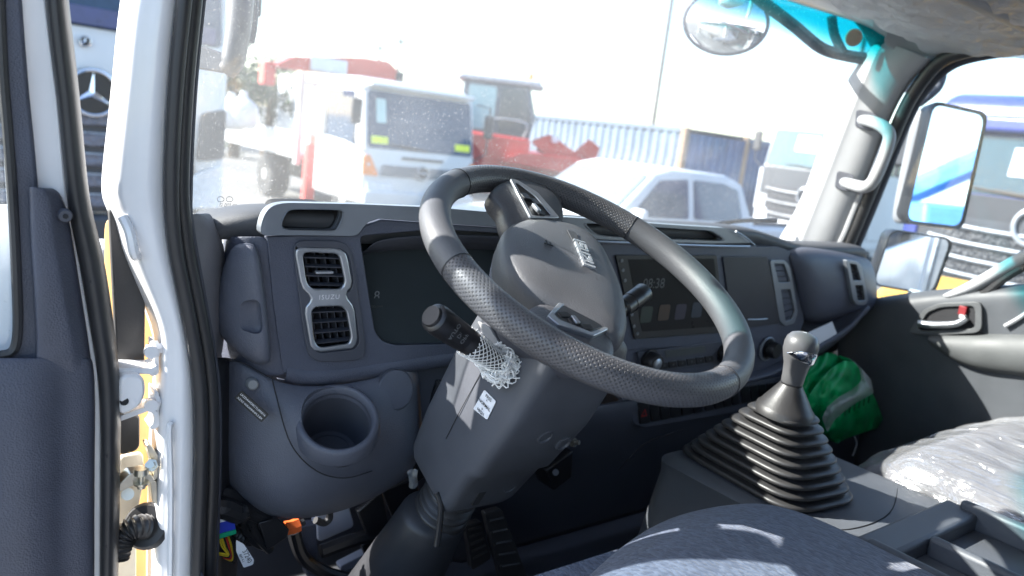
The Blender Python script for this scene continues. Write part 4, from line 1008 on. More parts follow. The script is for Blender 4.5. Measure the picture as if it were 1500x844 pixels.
kn = rings('knob', [oval(kb, .0165), oval(kb+lv*.004, .0185), oval(kb+lv*.02, .0195), oval(kb+lv*.036, .0215), oval(kb+lv*.048, .0255, 1.0), oval(kb+lv*.060, .0285), oval(kb+lv*.072, .0288), oval(kb+lv*.082, .0265), oval(kb+lv*.089, .021), oval(kb+lv*.0925, .012), oval(kb+lv*.0935, .003)], KNOB, gl, ang=80)
# chrome collar wraps the driver's side of the knob
l1 = lv.normalized(); d0 = (CAM-kb); d0 = (d0-l1*d0.dot(l1)).normalized(); dr = l1.cross(d0)
L = []
for i in range(17):
    a = R(-40+i*10); dx = (d0*math.cos(a)+dr*math.sin(a))*.9; f_ = math.sin(math.pi*min(1, i/8)*.5)
    zz = .052-.012*min(1, i/12)
    L.append([kb+lv*(zz+.003*(1-f_))+dx*.0235, kb+lv*(zz+.004)+dx*.0272, kb+lv*(zz+.005+.015*f_)+dx*.0295, kb+lv*(zz+.006+.017*f_)+dx*.0288, kb+lv*(zz+.008)+dx*.020])
mk('knob_collar', [p for l in L for p in l], [(i*5+j, i*5+(j+1) % 5, (i+1)*5+(j+1) % 5, (i+1)*5+j) for i in range(16) for j in range(5)], CHROME, kn, ang=50)
text('shift_pattern', '6', .010, kb+lv*.0938, V(1, .2, 0), V(-.2, 1, 0), PAPER, kn, ext=0)

# ================================================================ driver's seat
ds = thing('driver_seat', 'driver seat cushion in blue-grey woven fabric with pale side bolster', 'seat', (.70, .2, 1.05))
FAB = fabricmat('seat_fabric', (.034, .047, .080), (.095, .120, .175))
FABL = fabricmat('bolster_fabric', (.30, .30, .31), (.36, .36, .37))
def cushion(name, m, par, xs, ys, zf, sub=2):
    rows = []
    for y in ys: rows.append([V(x, y-.13*max(0, (.82-x)/.38)**1.4*max(0, y/.62), zf(x, y)) for x in xs])
    return loft(name, rows, m, par, sub=sub, sol=.03)
def zf(x, y):
    ex = max(0, abs(x-.70)-.20)/.08; ey = max(0, y-.47)/.15
    return 1.530-.016*((x-.7)/.25)**2 - .018*ex*ex - .055*ey**2.2 + .012*max(0, .3-y)
cushion('cushion', FAB, ds, [.44, .46, .52, .60, .70, .80, .88, .925, .94], [-.30, -.1, .15, .35, .46, .53, .58, .61, .625], zf)
rings('cushion_base', [rrect(.70, .14, .255, .47, 1.16, .06), rrect(.70, .15, .265, .475, 1.28, .07), rrect(.70, .15, .262, .47, 1.38, .08), rrect(.70, .14, .24, .45, 1.47, .08)], FAB, ds, ang=60)
rows = []
for y in (-.3, 0, .2, .35, .45, .51, .54):
    d = max(0, y-.40)/.14
    rows.append([V(.925-.03*d, y, 1.472-.03*d), V(.940-.02*d, y, 1.490-.04*d), V(.968-.02*d, y, 1.494-.05*d), V(.995-.025*d, y, 1.477-.05*d), V(1.005-.03*d, y, 1.42-.03*d), V(1.0-.03*d, y, 1.30)])
loft('side_bolster', rows, FABL, ds, sub=2, sol=.01)
rings('backrest', [[V(x, y, z) for x, y, z in [(.42, -.36, zz), (.98, -.36, zz), (.98, -.22-.0*zz, zz), (.42, -.22, zz)]] for zz in (1.45, 1.8, 2.1)], FAB, ds, bev=.05, seg=4)
box('seat_base', (.70, .1, 1.10), (.40, .6, .12), DARK, ds, bev=.02)

# ================================================================ passenger seat under polythene
ps = thing('passenger_seat', 'passenger seat still wrapped in clear crinkled plastic', 'seat', (1.72, .3, 1.05))
def zp(x, y):
    ex = max(0, abs(x-1.695)-.21)/.10; ey = max(0, y-.52)/.17
    return 1.482-.035*ex**2-.080*ey**2.2
SEATG = mat('seat_grey', (.15, .15, .17), .85, var=.1)
rows = [[V(x, y, zp(x, y)) for x in [1.385, 1.42, 1.49, 1.59, 1.70, 1.81, 1.91, 1.965, 1.99]] for y in [-.3, 0, .2, .38, .5, .58, .64, .68]]
loft('cushion', rows, SEATG, ps, sub=2, sol=.03)
rings('cushion_base', [rrect(1.70, .19, .275, .47, 1.08, .06), rrect(1.70, .19, .285, .475, 1.22, .07), rrect(1.70, .19, .282, .47, 1.33, .08), rrect(1.70, .18, .25, .44, 1.42, .08)], SEATG, ps, ang=60)
rings('backrest', [[V(x, y, z) for x, y, z in [(1.45, -.36, zz), (1.98, -.36, zz), (1.98, -.22, zz), (1.45, -.22, zz)]] for zz in (1.38, 1.8, 2.1)], SEATG, ps, bev=.05, seg=4)
random.seed(11); rows = []
ny, nx = 64, 44
for i in range(ny):
    y = -.25+.955*i/(ny-1); row = []
    for j in range(nx):
        x = 1.372+.63*j/(nx-1)
        z = zp(min(max(x, 1.385), 1.99), min(y, .69))+.006-(.10 if i == ny-1 else 0)-(.09 if j in (0, nx-1) else 0)
        q_ = V(x*9+y*2, y*3.2, 3.1)
        fold = .013*max(0, noise.ridged_multi_fractal(q_, .9, 2.2, 4, 1.0, 2.0)-.9)+.004*math.sin(x*70+3*math.sin(y*8))
        row.append(V(x, y, z+fold+random.uniform(-.001, .002)))
    rows.append(row)
FILM = filmmat('seat_film', .22, (45, 9, 30))
loft('plastic_wrap', rows, FILM, ps, sub=1, sol=0)
# ================================================================ green carrier bag
GREENP = mat('green_plastic', (.0, .38, .11), .36, var=.3, vs=30)
bag = thing('carrier_bag', 'crumpled green plastic bag with clear film under the passenger shelf', 'bag', AY(1240, 640, .92))
random.seed(21)
grid = [
 [(1178, 590), (1196, 562), (1216, 540), (1236, 528), (1252, 530)],
 [(1186, 606), (1206, 584), (1226, 562), (1248, 552), (1270, 560)],
 [(1198, 622), (1218, 604), (1240, 586), (1262, 576), (1282, 585)],
 [(1214, 640), (1230, 625), (1252, 612), (1274, 604), (1293, 612)],
 [(1226, 650), (1240, 642), (1258, 636), (1276, 630), (1290, 626)]]
def fine(grid_, n, Yb, amp, sd):
    """bilinear refinement of a pixel grid, crumpled with ridged noise"""
    H_, W_ = len(grid_)-1, len(grid_[0])-1; out_ = []
    for i in range(H_*n+1):
        a = min(i//n, H_-1); t = i/n-a; row = []
        for j in range(W_*n+1):
            b = min(j//n, W_-1); s_ = j/n-b
            f = lambda k: (grid_[a][b][k]*(1-s_)+grid_[a][b+1][k]*s_)*(1-t)+(grid_[a+1][b][k]*(1-s_)+grid_[a+1][b+1][k]*s_)*t
            p = AY(f(0), f(1), Yb)
            dd_ = noise.ridged_multi_fractal(V(p.x*16+sd, p.z*16, sd), .9, 2.1, 4, 1.0, 2.0)-1.0
            row.append(AY(f(0), f(1), Yb-amp*dd_-.03*math.sin(math.pi*i/(H_*n))*math.sin(math.pi*j/(W_*n))))
        out_.append(row)
    return out_
rows = fine(grid, 5, .915, .014, 1.7)
back = [[p+V(.02, .06, 0) for p in row] for row in rows]
f1 = loft('bag_front', rows, GREENP, bag, sub=1, sol=.0015)
loft('bag_back', back, GREENP, bag, sub=1, sol=.0015)
for side in (0, -1):
    loft('bag_side', [[r_[side], r_[side].lerp(b_[side], .5)+V(.01 if side else -.01, 0, 0), b_[side]] for r_, b_ in zip(rows, back)], GREENP, bag, sub=2, sol=.0015)
WRAPF = filmmat('bag_film', .5, (60, 60, 60))
fgrid = [[(1204, 612), (1212, 596), (1228, 582), (1246, 572), (1262, 558), (1258, 536), (1238, 520)],
         [(1212, 634), (1222, 616), (1240, 600), (1258, 588), (1280, 576), (1276, 556), (1262, 540)]]
loft('clear_film', fine(fgrid, 5, .872, .012, 6.3), WRAPF, bag, sub=1, sol=0)
for k in range(6):
    x0 = 1238+k*7; y0 = 598-k*3.5
    p = AY(x0, y0, .878); plate('bag_print', [p, p+V(.006, 0, -.002), p+V(.008, 0, -.020), p+V(.002, 0, -.018)], (0, .001, 0), mat('bag_ink', (.0, .10, .03), .5), f1, bev=0)
tube('bag_strap', LY(.90, (1252, 640), (1255, 650), (1252, 660), (1249, 668)), .003, PAPER, bag, n=6, flat=.4)
box('heater_duct', (1.80, 1.03, 1.20), (.36, .18, .30), DARK, dash, bev=.03)

# ================================================================ cables, brackets and pedals in the footwell
lo = thing('wiring_loom', 'taped black wiring loom with blue and green plugs under the dashboard', 'wiring', AY(340, 790, 1.02))
FOIL = mat('tape_black', (.018, .018, .02), .28)
tube('loom_branch', LY(1.02, (310, 724), (330, 726), (352, 742), (372, 752), (392, 762)), [.013, .014, .014, .012, .011], FOIL, lo)
tube('loom_branch', LY(1.0, (306, 742), (326, 744), (348, 752), (362, 748)), [.014, .016, .015, .012], FOIL, lo)
tube('loom_branch', LY(1.03, (350, 740), (358, 768), (372, 790), (392, 800)), .009, FOIL, lo)
tube('loom_branch', LY(1.02, (366, 748), (372, 775), (382, 792), (396, 806)), .007, FOIL, lo)
pts = crm(LY(1.04, (338, 780), (356, 786), (374, 788), (392, 780)), 8)
rings('corrugated_sleeve', tube_loops(pts, [.012 if i % 2 else .0098 for i in range(len(pts))], 12, 0), RUBBER, lo, ang=60)
bx = rings('connector_box', [LY(Y, (378, 766), (406, 758), (424, 776), (420, 788), (392, 806)) for Y in (1.0, 1.05)], BLACK, lo, bev=.002)
BLUEP = mat('plug_blue', (.02, .045, .45), .4); GRNP = mat('plug_green', (.0, .32, .16), .4); ORG_ = mat('plug_orange', (.75, .14, .03), .45); YEL = mat('wire_yellow', (.6, .45, .02), .5); RED = mat('wire_red', (.5, .03, .02), .5)
plate('blue_plug', rp(LY(.995, (318, 766), (343, 760), (346, 778), (320, 784)), .001, 2), (0, .03, 0), BLUEP, lo, bev=.001)
plate('white_plug', rp(LY(.994, (317, 757), (338, 759), (340, 762), (318, 767)), .001, 2), (0, .03, 0), PAPER, lo, bev=.001)
plate('green_plug', rp(LY(.993, (318, 784), (346, 776), (347, 782), (319, 791)), .001, 2), (0, .03, 0), GRNP, lo, bev=.001)
for k, m_ in enumerate([YEL, YEL, FOIL, RED, YEL, FOIL, FOIL]):
    tube('plug_wire', LY(1.0+.004*k, (322+k*3, 789-k*.6), (325+k*3.4, 800), (332+k*2, 812+k*2), (306+k*6, 806+k*3)), .0016, m_, lo, n=6)
tg = plate('cable_tag', rp(LY(.985, (346, 791), (357, 797), (372, 820), (371, 827), (357, 832), (346, 808)), .002, 2), (0, .0006, 0), PAPER, lo, bev=0)
xd = AY(366, 826, .985)-AY(352, 797, .985)
text('tag_print', '37240', .0095, AY(362, 815, .9845), xd, V(0, 0, 1), INK, tg, ext=0)
text('tag_print', 'IBM K1', .005, AY(354, 818, .9845), xd, V(0, 0, 1), INK, tg, ext=0)
tube('orange_bolt', LY(1.03, (418, 774), (428, 772), (438, 768)), .011, ORG_, lo, n=6, smooth=0)
tube('orange_bolt', LY(1.03, (438, 768), (446, 764)), .005, BLACK, lo, n=8, smooth=0)

pb = thing('pedal_bracket', 'black steel pedal bracket and pedals in the dark footwell', 'pedals', (.66, 1.2, 1.06))
for (x0, y0, x1, y1, Y) in [(524, 750, 560, 720, 1.08), (560, 720, 610, 700, 1.10), (530, 800, 600, 760, 1.12)]:
    plate('bracket_plate', LY(Y, (x0, y0), (x1, y1), (x1+14, y1+70), (x0+20, y0+48)), (0, .012, 0), BLACK, pb, bev=.002)
tube('bracket_arm', LY(1.10, (430, 778), (438, 806), (452, 824), (480, 840), (520, 850)), .011, BLACK, pb, n=10)
tube('bracket_arm', LY(1.06, (462, 762), (474, 766), (482, 760), (483, 750)), .006, BLACK, pb, n=8)
tube('bracket_arm', LY(1.09, (470, 808), (520, 790), (570, 778), (610, 760)), .012, BLACK, pb, n=8)
plate('foam_panel', rp(LY(1.16, (465, 750), (512, 742), (520, 772), (466, 796)), .01), (0, .03, 0), mat('foam_white', (.45, .47, .55), .8), pb)
plate('foam_panel', rp(LY(1.18, (498, 830), (545, 806), (552, 822), (500, 838)), .005), (0, .02, 0), mat('foam_white2', (.45, .47, .55), .8), pb)
plate('foam_panel', rp(LY(1.18, (545, 806), (570, 798), (560, 818), (550, 824)), .005), (0, .02, 0), mat('foam_white3', (.45, .47, .55), .8), pb)
plate('grey_panel', rp(LY(1.14, (440, 772), (464, 768), (466, 846), (450, 846)), .005), (0, .02, 0), DASH, pb)
for (pts, Y, nm) in [([(682, 770), (706, 764), (720, 818), (692, 836)], 1.02, 'brake'), ([(710, 752), (735, 746), (775, 850), (736, 856)], 1.0, 'throttle')]:
    pd = plate('pedal', rp(LY(Y, *pts), .006, 3), (0, .014, 0), RUBBER, pb, bev=.003)
    for k in range(5):
        t = .12+.16*k; a = AY(*lerp2(pts, .12, t), Y-.001); b = AY(*lerp2(pts, .88, t), Y-.001)
        tube('pedal_rib', [a, b], .0028, RUBBER, pd, n=6, smooth=0)
# bits visible between lower module and column
gm_ = thing('column_bracket', 'black bracket and crumpled film scrap between dash module and column', 'bracket', AY(620, 640, 1.05))
plate('bracket_web', LY(1.05, (618, 560), (645, 550), (650, 640), (622, 700), (606, 712), (612, 640)), (0, .02, 0), BLACK, gm_, bev=.002)
plate('steel_tab', LY(1.045, (622, 614), (634, 612), (636, 628), (624, 632)), (0, .004, 0), STEEL, gm_, bev=.001)
tube('grey_hose', LY(1.0, (650, 560), (642, 590), (640, 630), (630, 660)), .014, FOIL, gm_, n=10)
L = [[AY(598+14*t+random.uniform(-3, 3), 688+9*k+random.uniform(-3, 3), 1.0+random.uniform(-.01, .01)) for t in (0, .5, 1)] for k in range(4)]
loft('film_scrap', L, WRAPF, gm_, sub=1, sol=0)
plate('lock_barrel', LY(1.0, (800, 690), (840, 660), (838, 700), (812, 720)), (0, .05, 0), BLACK, gm_, bev=.003)
cyl('lock_screw', AY(814, 692, .995), AY(814, 692, .985), .006, DARK, gm_, n=12)

# ================================================================ near door (open)
nd = thing('driver_door', 'open driver door edge with dark grey inner trim and white frame', 'door', AY(150, 860, .97))
DY = .93
def dp(pts, off=0): return [AY(x, y, DY+off) for x, y in pts]
# outer white frame and shell
plate('door_frame', dp([(-400, -330), (20, -330), (60, -60), (68, 0), (86, 140), (96, 255), (100, 310), (118, 385), (146, 550), (149, 620), (148, 900), (-300, 900), (-300, 520), (18, 520), (24, 480), (8, 250), (-6, 0), (-20, -200), (-40, -280), (-400, -290)], .035), (0, .012, 0), WHITE, nd, bev=.003)
plate('outer_skin', dp([(-420, 300), (90, 300), (140, 540), (150, 900), (-420, 900)], .085), (0, .004, 0), WHITE, nd, bev=.001)
# black weather strip between frame and pillar
rows = []
for (x, y, w_) in [(66, -60, 28), (69, 0, 28), (76, 70, 30), (86, 142, 28), (92, 200, 27), (97, 255, 27), (103, 310, 28), (114, 360, 32), (125, 420, 32), (136, 490, 30), (147, 550, 27), (150, 620, 25), (150, 720, 23), (148, 900, 22)]:
    rows.append([AY(x, y, DY+.035), AY(x+w_*.12, y, DY+.022), AY(x+w_*.4, y, DY+.016), AY(x+w_*.75, y, DY+.022), AY(x+w_, y, DY+.04), AY(x+w_*.9, y, DY+.075)])
loft('weather_strip', rows, SEAL, nd, sub=2, sol=.003)
# dark inner window surround and the glass
plate('window_surround', dp([(-400, -320), (0, -320), (28, -60), (33, 0), (38, 70), (44, 142), (50, 200), (56, 267), (58, 300), (60, 480), (58, 533), (-300, 533), (-300, 518), (14, 516), (24, 500), (27, 470), (19, 250), (5, 140), (-6, 0), (-22, -200), (-42, -275), (-400, -285)], .022), (0, .010, 0), DOORP, nd, bev=.004)
tube('glass_run', dp([(-2, -40), (4, 100), (12, 200), (19, 300), (24, 400), (26, 480), (20, 512), (0, 520), (-40, 522)], .02), .005, SEAL, nd, n=8)
plate('window_glass', dp([(-420, -300), (-40, -300), (0, -60), (8, 100), (22, 300), (28, 480), (24, 522), (-320, 524)], .03), (0, .004, 0), SIDEG, nd, bev=0)
# sail panel
rows = []
for k_, (y, a, b, c) in enumerate([(274, 41, 62, 74), (282, 42, 72, 90), (314, 43, 76, 100), (360, 45, 82, 108), (420, 49, 92, 117), (480, 52, 103, 127), (530, 54, 112, 134), (575, 40, 118, 138)]):
    e_ = [0, 0, 0, 0, 0, .002, .006, .016][k_]
    rows.append([AY(a, y, DY+.02+e_), AY(a+1, y, DY+.006+e_), AY(a+4, y, DY+e_), AY(b-4, y, DY+.001+e_), AY(b, y, DY+.003+e_), AY((b+c)/2, y, DY+.014), AY(c, y, DY+.024), AY(c+.5, y, DY+.034)])
loft('sail_panel', rows, DOORP, nd, sub=2, sol=.003)
c = AY(95, 316, DY+.010); s_ = cyl('trim_screw', c+V(0, .004, 0), c+V(0, -.004, 0), [(0, .0075), (.6, .0075), (1, .006)], DARK, nd, n=20)
cyl('screw_socket', c+V(0, -.0042, 0), c+V(0, -.0048, 0), .003, VOID, s_, n=6)
# lower trim with a sculpted bulge
rows = []
for (y, e, bl) in [(524, 134, 0), (540, 137, .004), (570, 139, .010), (620, 139, .016), (700, 138, .018), (780, 138, .018), (900, 138, .018)]:
    rows.append([AY(-300, y, DY+.01-bl), AY(-100, y, DY+.008-bl), AY(0, y, DY+.005-bl), AY(45, y, DY+.005-bl), AY(75, y, DY+.008-bl*.6), AY(90, y, DY+.010), AY(118, y, DY+.012), AY(e-6, y, DY+.016), AY(e, y, DY+.022), AY(e+1, y, DY+.036)])
loft('door_trim', rows, DOORP, nd, sub=2, sol=.003)
for (x, y) in [(134, 412), (156, 545), (157, 668), (157, 800)]:
    c = AY(x, y, DY+.017); cyl('strip_clip', c+V(0, .004, 0), c+V(0, -.001, 0), .0022, VOID, nd, n=10)

# near mirror arm seen through the glass
ma = thing('near_mirror_arm', 'dark tubular mirror arm outside the left edge of the windscreen', 'mirror', AD(345, 60, 1.45))
tube('arm_tube', [AD(356, -60, 1.5), AD(353, 0, 1.5), AD(348, 50, 1.5), AD(340, 92, 1.5), AD(328, 104, 1.5)], [.024, .024, .023, .022, .014], mat('arm_grey', (.075, .075, .085), .45), ma, n=16)
plate('arm_bracket', rp([AD(x, y, 1.5) for x, y in [(262, 62), (300, 68), (334, 80), (334, 108), (310, 104), (262, 96)]], .01), (.01, .03, 0), DARK, ma, bev=.006)
tube('arm_tube', [AD(372, -30, 1.6), AD(371, 30, 1.6), AD(366, 62, 1.6)], .010, DARK, ma, n=10)

# ================================================================ far door (shut)
fd = thing('passenger_door', 'shut passenger door with grey armrest and silver inner handle', 'door', (2.02, .4, 1.05))
FX = 2.0
def fp(pts, off=0): return [AX(x, y, FX+off) for x, y in pts]
DOORG = mat('door_trim_grey', (.070, .076, .086), .55, grain=500, gs=.3)
rows = []
for (x, top, mid, low) in [(1225, 452, 505, 705), (1262, 446, 500, 700), (1290, 440, 498, 690), (1330, 434, 500, 680), (1380, 428, 508, 690), (1440, 424, 520, 720), (1520, 420, 540, 760), (1640, 415, 560, 800)]:
    rows.append([AX(x, top-6, FX+.03), AX(x, top, FX), AX(x, top+10, FX-.012), AX(x, top+34, FX-.010), AX(x, mid, FX-.002), AX(x, (mid+low)/2, FX+.006), AX(x, low, FX+.004), AX(x, low+200, FX-.01)])
loft('door_trim', rows, DOORG, fd, sub=2, sol=.004)
box('outer_skin', (2.09, .30, 1.35), (.02, 1.32, .66), WHITE, fd, bev=.006)
# pale curved window-frame trim rising to the back
rows = []
for (x0, y0, x1, y1) in [(1376, 432, 1398, 438), (1402, 420, 1422, 432), (1430, 404, 1446, 420), (1460, 386, 1472, 404), (1490, 368, 1500, 390), (1530, 348, 1536, 372), (1580, 325, 1586, 352)]:
    p = AX(x0, y0, FX-.004); q = AX(x1, y1, FX-.004)
    rows.append([p+V(.03, 0, 0), p, p.lerp(q, .5)+V(-.012, 0, 0), q, q+V(.03, 0, 0)])
loft('window_trim', rows, PILLAR, fd, sub=2, sol=.004)
tube('window_seal', fp([(1428, 436), (1446, 428), (1466, 412), (1490, 396), (1520, 382)], .004), .010, SEAL, fd, n=10)
plate('window_glass', fp([(1200, 445), (1250, 330), (1330, 130), (1380, 80), (1640, 30), (1640, 440)], .035), (.004, 0, 0), SIDEG, fd, bev=0)
# inner handle in its bezel
hb = plate('handle_bezel', rp(fp([(1330, 488), (1352, 454), (1376, 444), (1432, 442), (1438, 448), (1438, 482), (1430, 488), (1360, 492)], -.022), .012, 4), (.02, 0, 0), mat('handle_bezel', (.11, .115, .12), .42, metal=.2), fd, bev=.004,
           holes=[rp(fp([(1343, 484), (1358, 458), (1378, 450), (1424, 448), (1428, 453), (1428, 479), (1422, 482), (1362, 484)], -.022), .010, 4)])
plate('handle_well', rp(fp([(1343, 484), (1358, 458), (1378, 450), (1424, 448), (1428, 453), (1428, 479), (1422, 482), (1362, 484)], -.0155), .010, 4), (.01, 0, 0), VOID, hb, bev=0)
tube('pull_handle', fp([(1346, 474), (1360, 476), (1382, 476), (1402, 474), (1416, 466)], -.030), [.009, .0095, .0085, .008, .007], SILVER, hb, n=12)
box('lock_tab', AX(1411, 455, FX-.018), (.012, .018, .022), mat('lock_red', (.22, .015, .02), .5), hb, bev=.002)
box('lock_tab', AX(1411, 464, FX-.019), (.012, .016, .010), mat('lock_grey', (.4, .4, .4), .5), hb, bev=.002)
# armrest
rows = []
for (x, y, w_) in [(1366, 500, 4), (1392, 500, 26), (1430, 500, 44), (1480, 500, 50), (1560, 502, 56), (1640, 505, 60)]:
    p = AX(x, y-12, FX-.002); q = AX(x, y+w_, FX-.002)
    rows.append([p+V(.02, 0, 0), p+V(-.008, 0, 0), p.lerp(q, .15)+V(-.026, 0, 0), p.lerp(q, .5)+V(-.034, 0, 0), p.lerp(q, .85)+V(-.026, 0, 0), q+V(-.006, 0, 0), q+V(.02, 0, 0)])
loft('armrest', rows, mat('armrest_grey', (.095, .10, .102), .55, grain=500, gs=.25), fd, sub=2, sol=.004)
tube('trim_crease', fp([(1472, 478), (1490, 468), (1510, 455), (1540, 440)], -.014), .005, PILLAR, fd, n=8)

# far outside mirrors
fm = thing('door_mirror', 'tall two-piece outside mirror in grey housing on the passenger side', 'mirror', AX(1350, 440, 2.28))
MH = mat('mirror_housing', (.22, .22, .23), .5, var=.06)
def mirror_unit(q_px, X0, house_left, nm_dir, par):
    """q_px corners tl,tr,br,bl of the glass; nm_dir = outward normal of the glass"""
    c0 = AX(sum(p[0] for p in q_px)/4, sum(p[1] for p in q_px)/4, X0)
    n_ = nm_dir.normalized()
    q = [AP(x, y, c0, n_) for x, y in q_px]
    out_ = rp(q, .028, 5); ce = sum(out_, V(0, 0, 0))/len(out_)
    rings('mirror_frame', [[ce+(p-ce)*.75-n_*.085 for p in out_], [ce+(p-ce)*1.03-n_*.05 for p in out_], [ce+(p-ce)*1.07-n_*.01 for p in out_], [ce+(p-ce)*1.06+n_*.004 for p in out_], [ce+(p-ce)*1.005+n_*.002 for p in out_], [ce+(p-ce)*1.0-n_*.003 for p in out_]], BLACK, par, cap1=False, ang=50)
    plate('mirror_glass', [ce+(p-ce)*1.002-n_*.002 for p in out_], -n_*.004, MIRROR, par, bev=0)
    h = [AP(x, y, c0-n_*.05, n_) for x, y in house_left]
    rows = [[p-n_*.02, p.lerp(q_, .3)+n_*.004, p.lerp(q_, .7)+n_*.006, q_] for p, q_ in zip(h[:len(h)//2], h[len(h)//2:])]
    loft('mirror_housing', rows, MH, par, sub=2, sol=.02)
to_cam = (CAM-AX(1385, 240, 2.28)).normalized()
def mnorm(c, tgt):
    a = (CAM-c).normalized(); b = Vector(tgt).normalized(); return (a+b).normalized()
c1 = AX(1385, 240, 2.28)
mirror_unit([(1368, 153), (1444, 170), (1408, 332), (1328, 322)], 2.28, [(1350, 158), (1338, 200), (1328, 250), (1318, 300), (1314, 328), (1370, 152), (1360, 200), (1348, 250), (1338, 300), (1330, 330)], mnorm(c1, (.16, -1, .10)), fm)
c2 = AX(1340, 385, 2.28)
mirror_unit([(1306, 338), (1394, 352), (1366, 430), (1280, 416)], 2.28, [(1298, 334), (1286, 360), (1276, 390), (1268, 418), (1318, 336), (1306, 362), (1296, 390), (1288, 418)], mnorm(c2, (-.17, -1, -.14)), fm)
tube('mirror_stay', [AX(1345, 152, 2.32), AX(1372, 130, 2.34), AX(1380, 108, 2.34), AX(1374, 96, 2.33), AX(1352, 104, 2.25), AX(1322, 130, 2.12)], .013, DARK, fm, n=12)
# ================================================================ the yard outside
DKGL = FARG
TYRE = mat('tyre', (.03, .03, .032), .8); RIMM = mat('wheel_rim', (.45, .45, .46), .45, metal=.5); CHAS = mat('chassis', (.05, .05, .055), .7)
LAMP = mat('headlamp', (.65, .68, .72), .12, var=.15, vs=25); AMBER = mat('amber_lens', (.75, .22, .04), .3); GRIL = mat('grille_dark', (.05, .052, .06), .5)
YLAB = mat('yellow_label', (.75, .85, .05), .6)
BLUEC = mat('blue_cab', (.035, .05, .22), .3, coat=.4, var=.05); CHR2 = mat('bright_bar', (.42, .43, .45), .3, metal=.5)
def wheel(c, r, w, par, ax=(1, 0, 0)):
    c = Vector(c); ax = Vector(ax)
    t = cyl('wheel', c-ax*w/2, c+ax*w/2, [(0, r*.6), (0, r*.9), (.12, r), (.88, r), (1, r*.9), (1, r*.6)], TYRE, par, n=28)
    cyl('wheel_rim', c-ax*(w/2+.004), c+ax*(w/2+.004), [(0, r*.12), (0, r*.22), (.12, r*.5), (.02, r*.6), (.98, r*.6), (.88, r*.5), (1, r*.22), (1, r*.12)], RIMM, t, n=20)
def extr(name, prof, x0, x1, m, par, bev=.04, seg=3, axis='x'):
    a = [V(x0, y, z) for y, z in prof]; 
    return plate(name, a, (x1-x0, 0, 0), m, par, bev=bev, seg=seg)
def quad_on(name, pts, m, par, t=.012, bev=.01, r=.06):
    pts = [Vector(p) for p in pts]; n_ = (pts[1]-pts[0]).cross(pts[3]-pts[0]).normalized()
    return plate(name, rp(pts, r, 3), n_*t, m, par, bev=bev)
def star(par, c, r, ax_r, m, ring=True):
    """three-pointed star inside a ring, facing local +y"""
    if ring:
        tube('emblem_ring', [c+V(math.cos(a)*r, 0, math.sin(a)*r) for a in [k*math.pi/18 for k in range(36)]], r*.085, m, par, n=8, smooth=0, closed=True)
    vs = [c+V(0, r*.16, 0), c+V(0, -.01, 0)]; fs = []
    for k in range(6):
        a = math.pi/2+k*math.pi/3; rr = r*.97 if k % 2 == 0 else r*.17
        vs.append(c+V(math.cos(a)*rr, 0, math.sin(a)*rr))
    for k in range(6):
        fs.append((0, 2+k, 2+(k+1) % 6)); fs.append((1, 2+(k+1) % 6, 2+k))
    mk('emblem_star', vs, fs, m, par, flat=True)

def truck(name, label, loc, heading, W, L, zt, wz0, wz1, paint, rake=.22, zb=.45, group=None, bed=None, low=None, glass=DKGL, side_win=True, mirrors=True):
    XF[0] = frame_at(loc, heading)
    t = thing(name, label, 'truck', (0, 0, 0), group)
    h = W/2
    prof = [(0, zb), (.03, wz0-.25), (-.02, wz0), (-rake, wz1), (-rake-.12, zt-.06), (-rake-.35, zt), (-L, zt), (-L, zb)]
    cb = extr('cab_body', prof, -h, h, paint, t, bev=.11, seg=5)
    d = Vector((0, -rake+.02, wz1-wz0)).normalized(); n_ = V(0, d.z, -d.y)
    b0 = V(0, -.02, wz0); b1 = V(0, -rake, wz1)
    def wsp(x, s): return b0.lerp(b1, s)+V(x, 0, 0)+n_*.004
    wsn = plate('windscreen', rp([wsp(-h+.07, .02), wsp(h-.07, .02), wsp(h-.10, .98), wsp(-h+.10, .98)], .08, 4), n_*.012, glass, cb, bev=.004)
    for sx in (-1, 1):
        tube('wiper', [wsp(sx*.1, .04)+n_*.03, wsp(sx*.1+.55, .10)+n_*.03], .012, CHAS, wsn, n=6, smooth=0)
    if side_win:
        for sx in (-1, 1):
            x = sx*(h+.002); yb = -L+.45
            pts = [V(x, -.32, wz0+.02), V(x, -rake-.25, wz1-.06), V(x, yb, wz1-.06), V(x, yb, wz0+.12), V(x, -.75, wz0+.08)]
            plate('side_window', rp(pts, .04, 3), (sx*.008, 0, 0), glass, cb, bev=.002)
            tube('door_handle', [V(x+sx*.01, -L+.55, wz0-.25), V(x+sx*.02, -L+.72, wz0-.25)], .02, CHAS, cb, n=6, smooth=0)
            tube('door_gap', [V(x, -.28, wz0+.0), V(x, -.32, zb+.25), V(x, -L+.38, zb+.25), V(x, -L+.38, wz1)], .006, CHAS, cb, n=4, smooth=0)
    if mirrors:
        for sx in (-1, 1):
            m_ = tube('mirror_arm', [V(sx*(h-.02), -.12, wz1-.02), V(sx*(h+.20), .02, wz1-.05), V(sx*(h+.20), .02, wz0+.1), V(sx*(h-.02), -.05, wz0-.05)], .016, CHAS, t, n=6, smooth=0)
            box('mirror_head', (sx*(h+.20), .02, (wz0+wz1)/2+.1), (.19, .08, .42), CHAS, m_, bev=.03)
    extr('chassis', [(-.5, .45), (-.5, .75), (-6.5, .75), (-6.5, .45)], -.42, .42, CHAS, t, bev=.01)
    for sx in (-1, 1):
        wheel((sx*(h-.17), -.75, .48), .48, .28, t)
        wheel((sx*(h-.22), -4.6, .48), .48, .42, t)
    return t, cb, h, wsp, n_

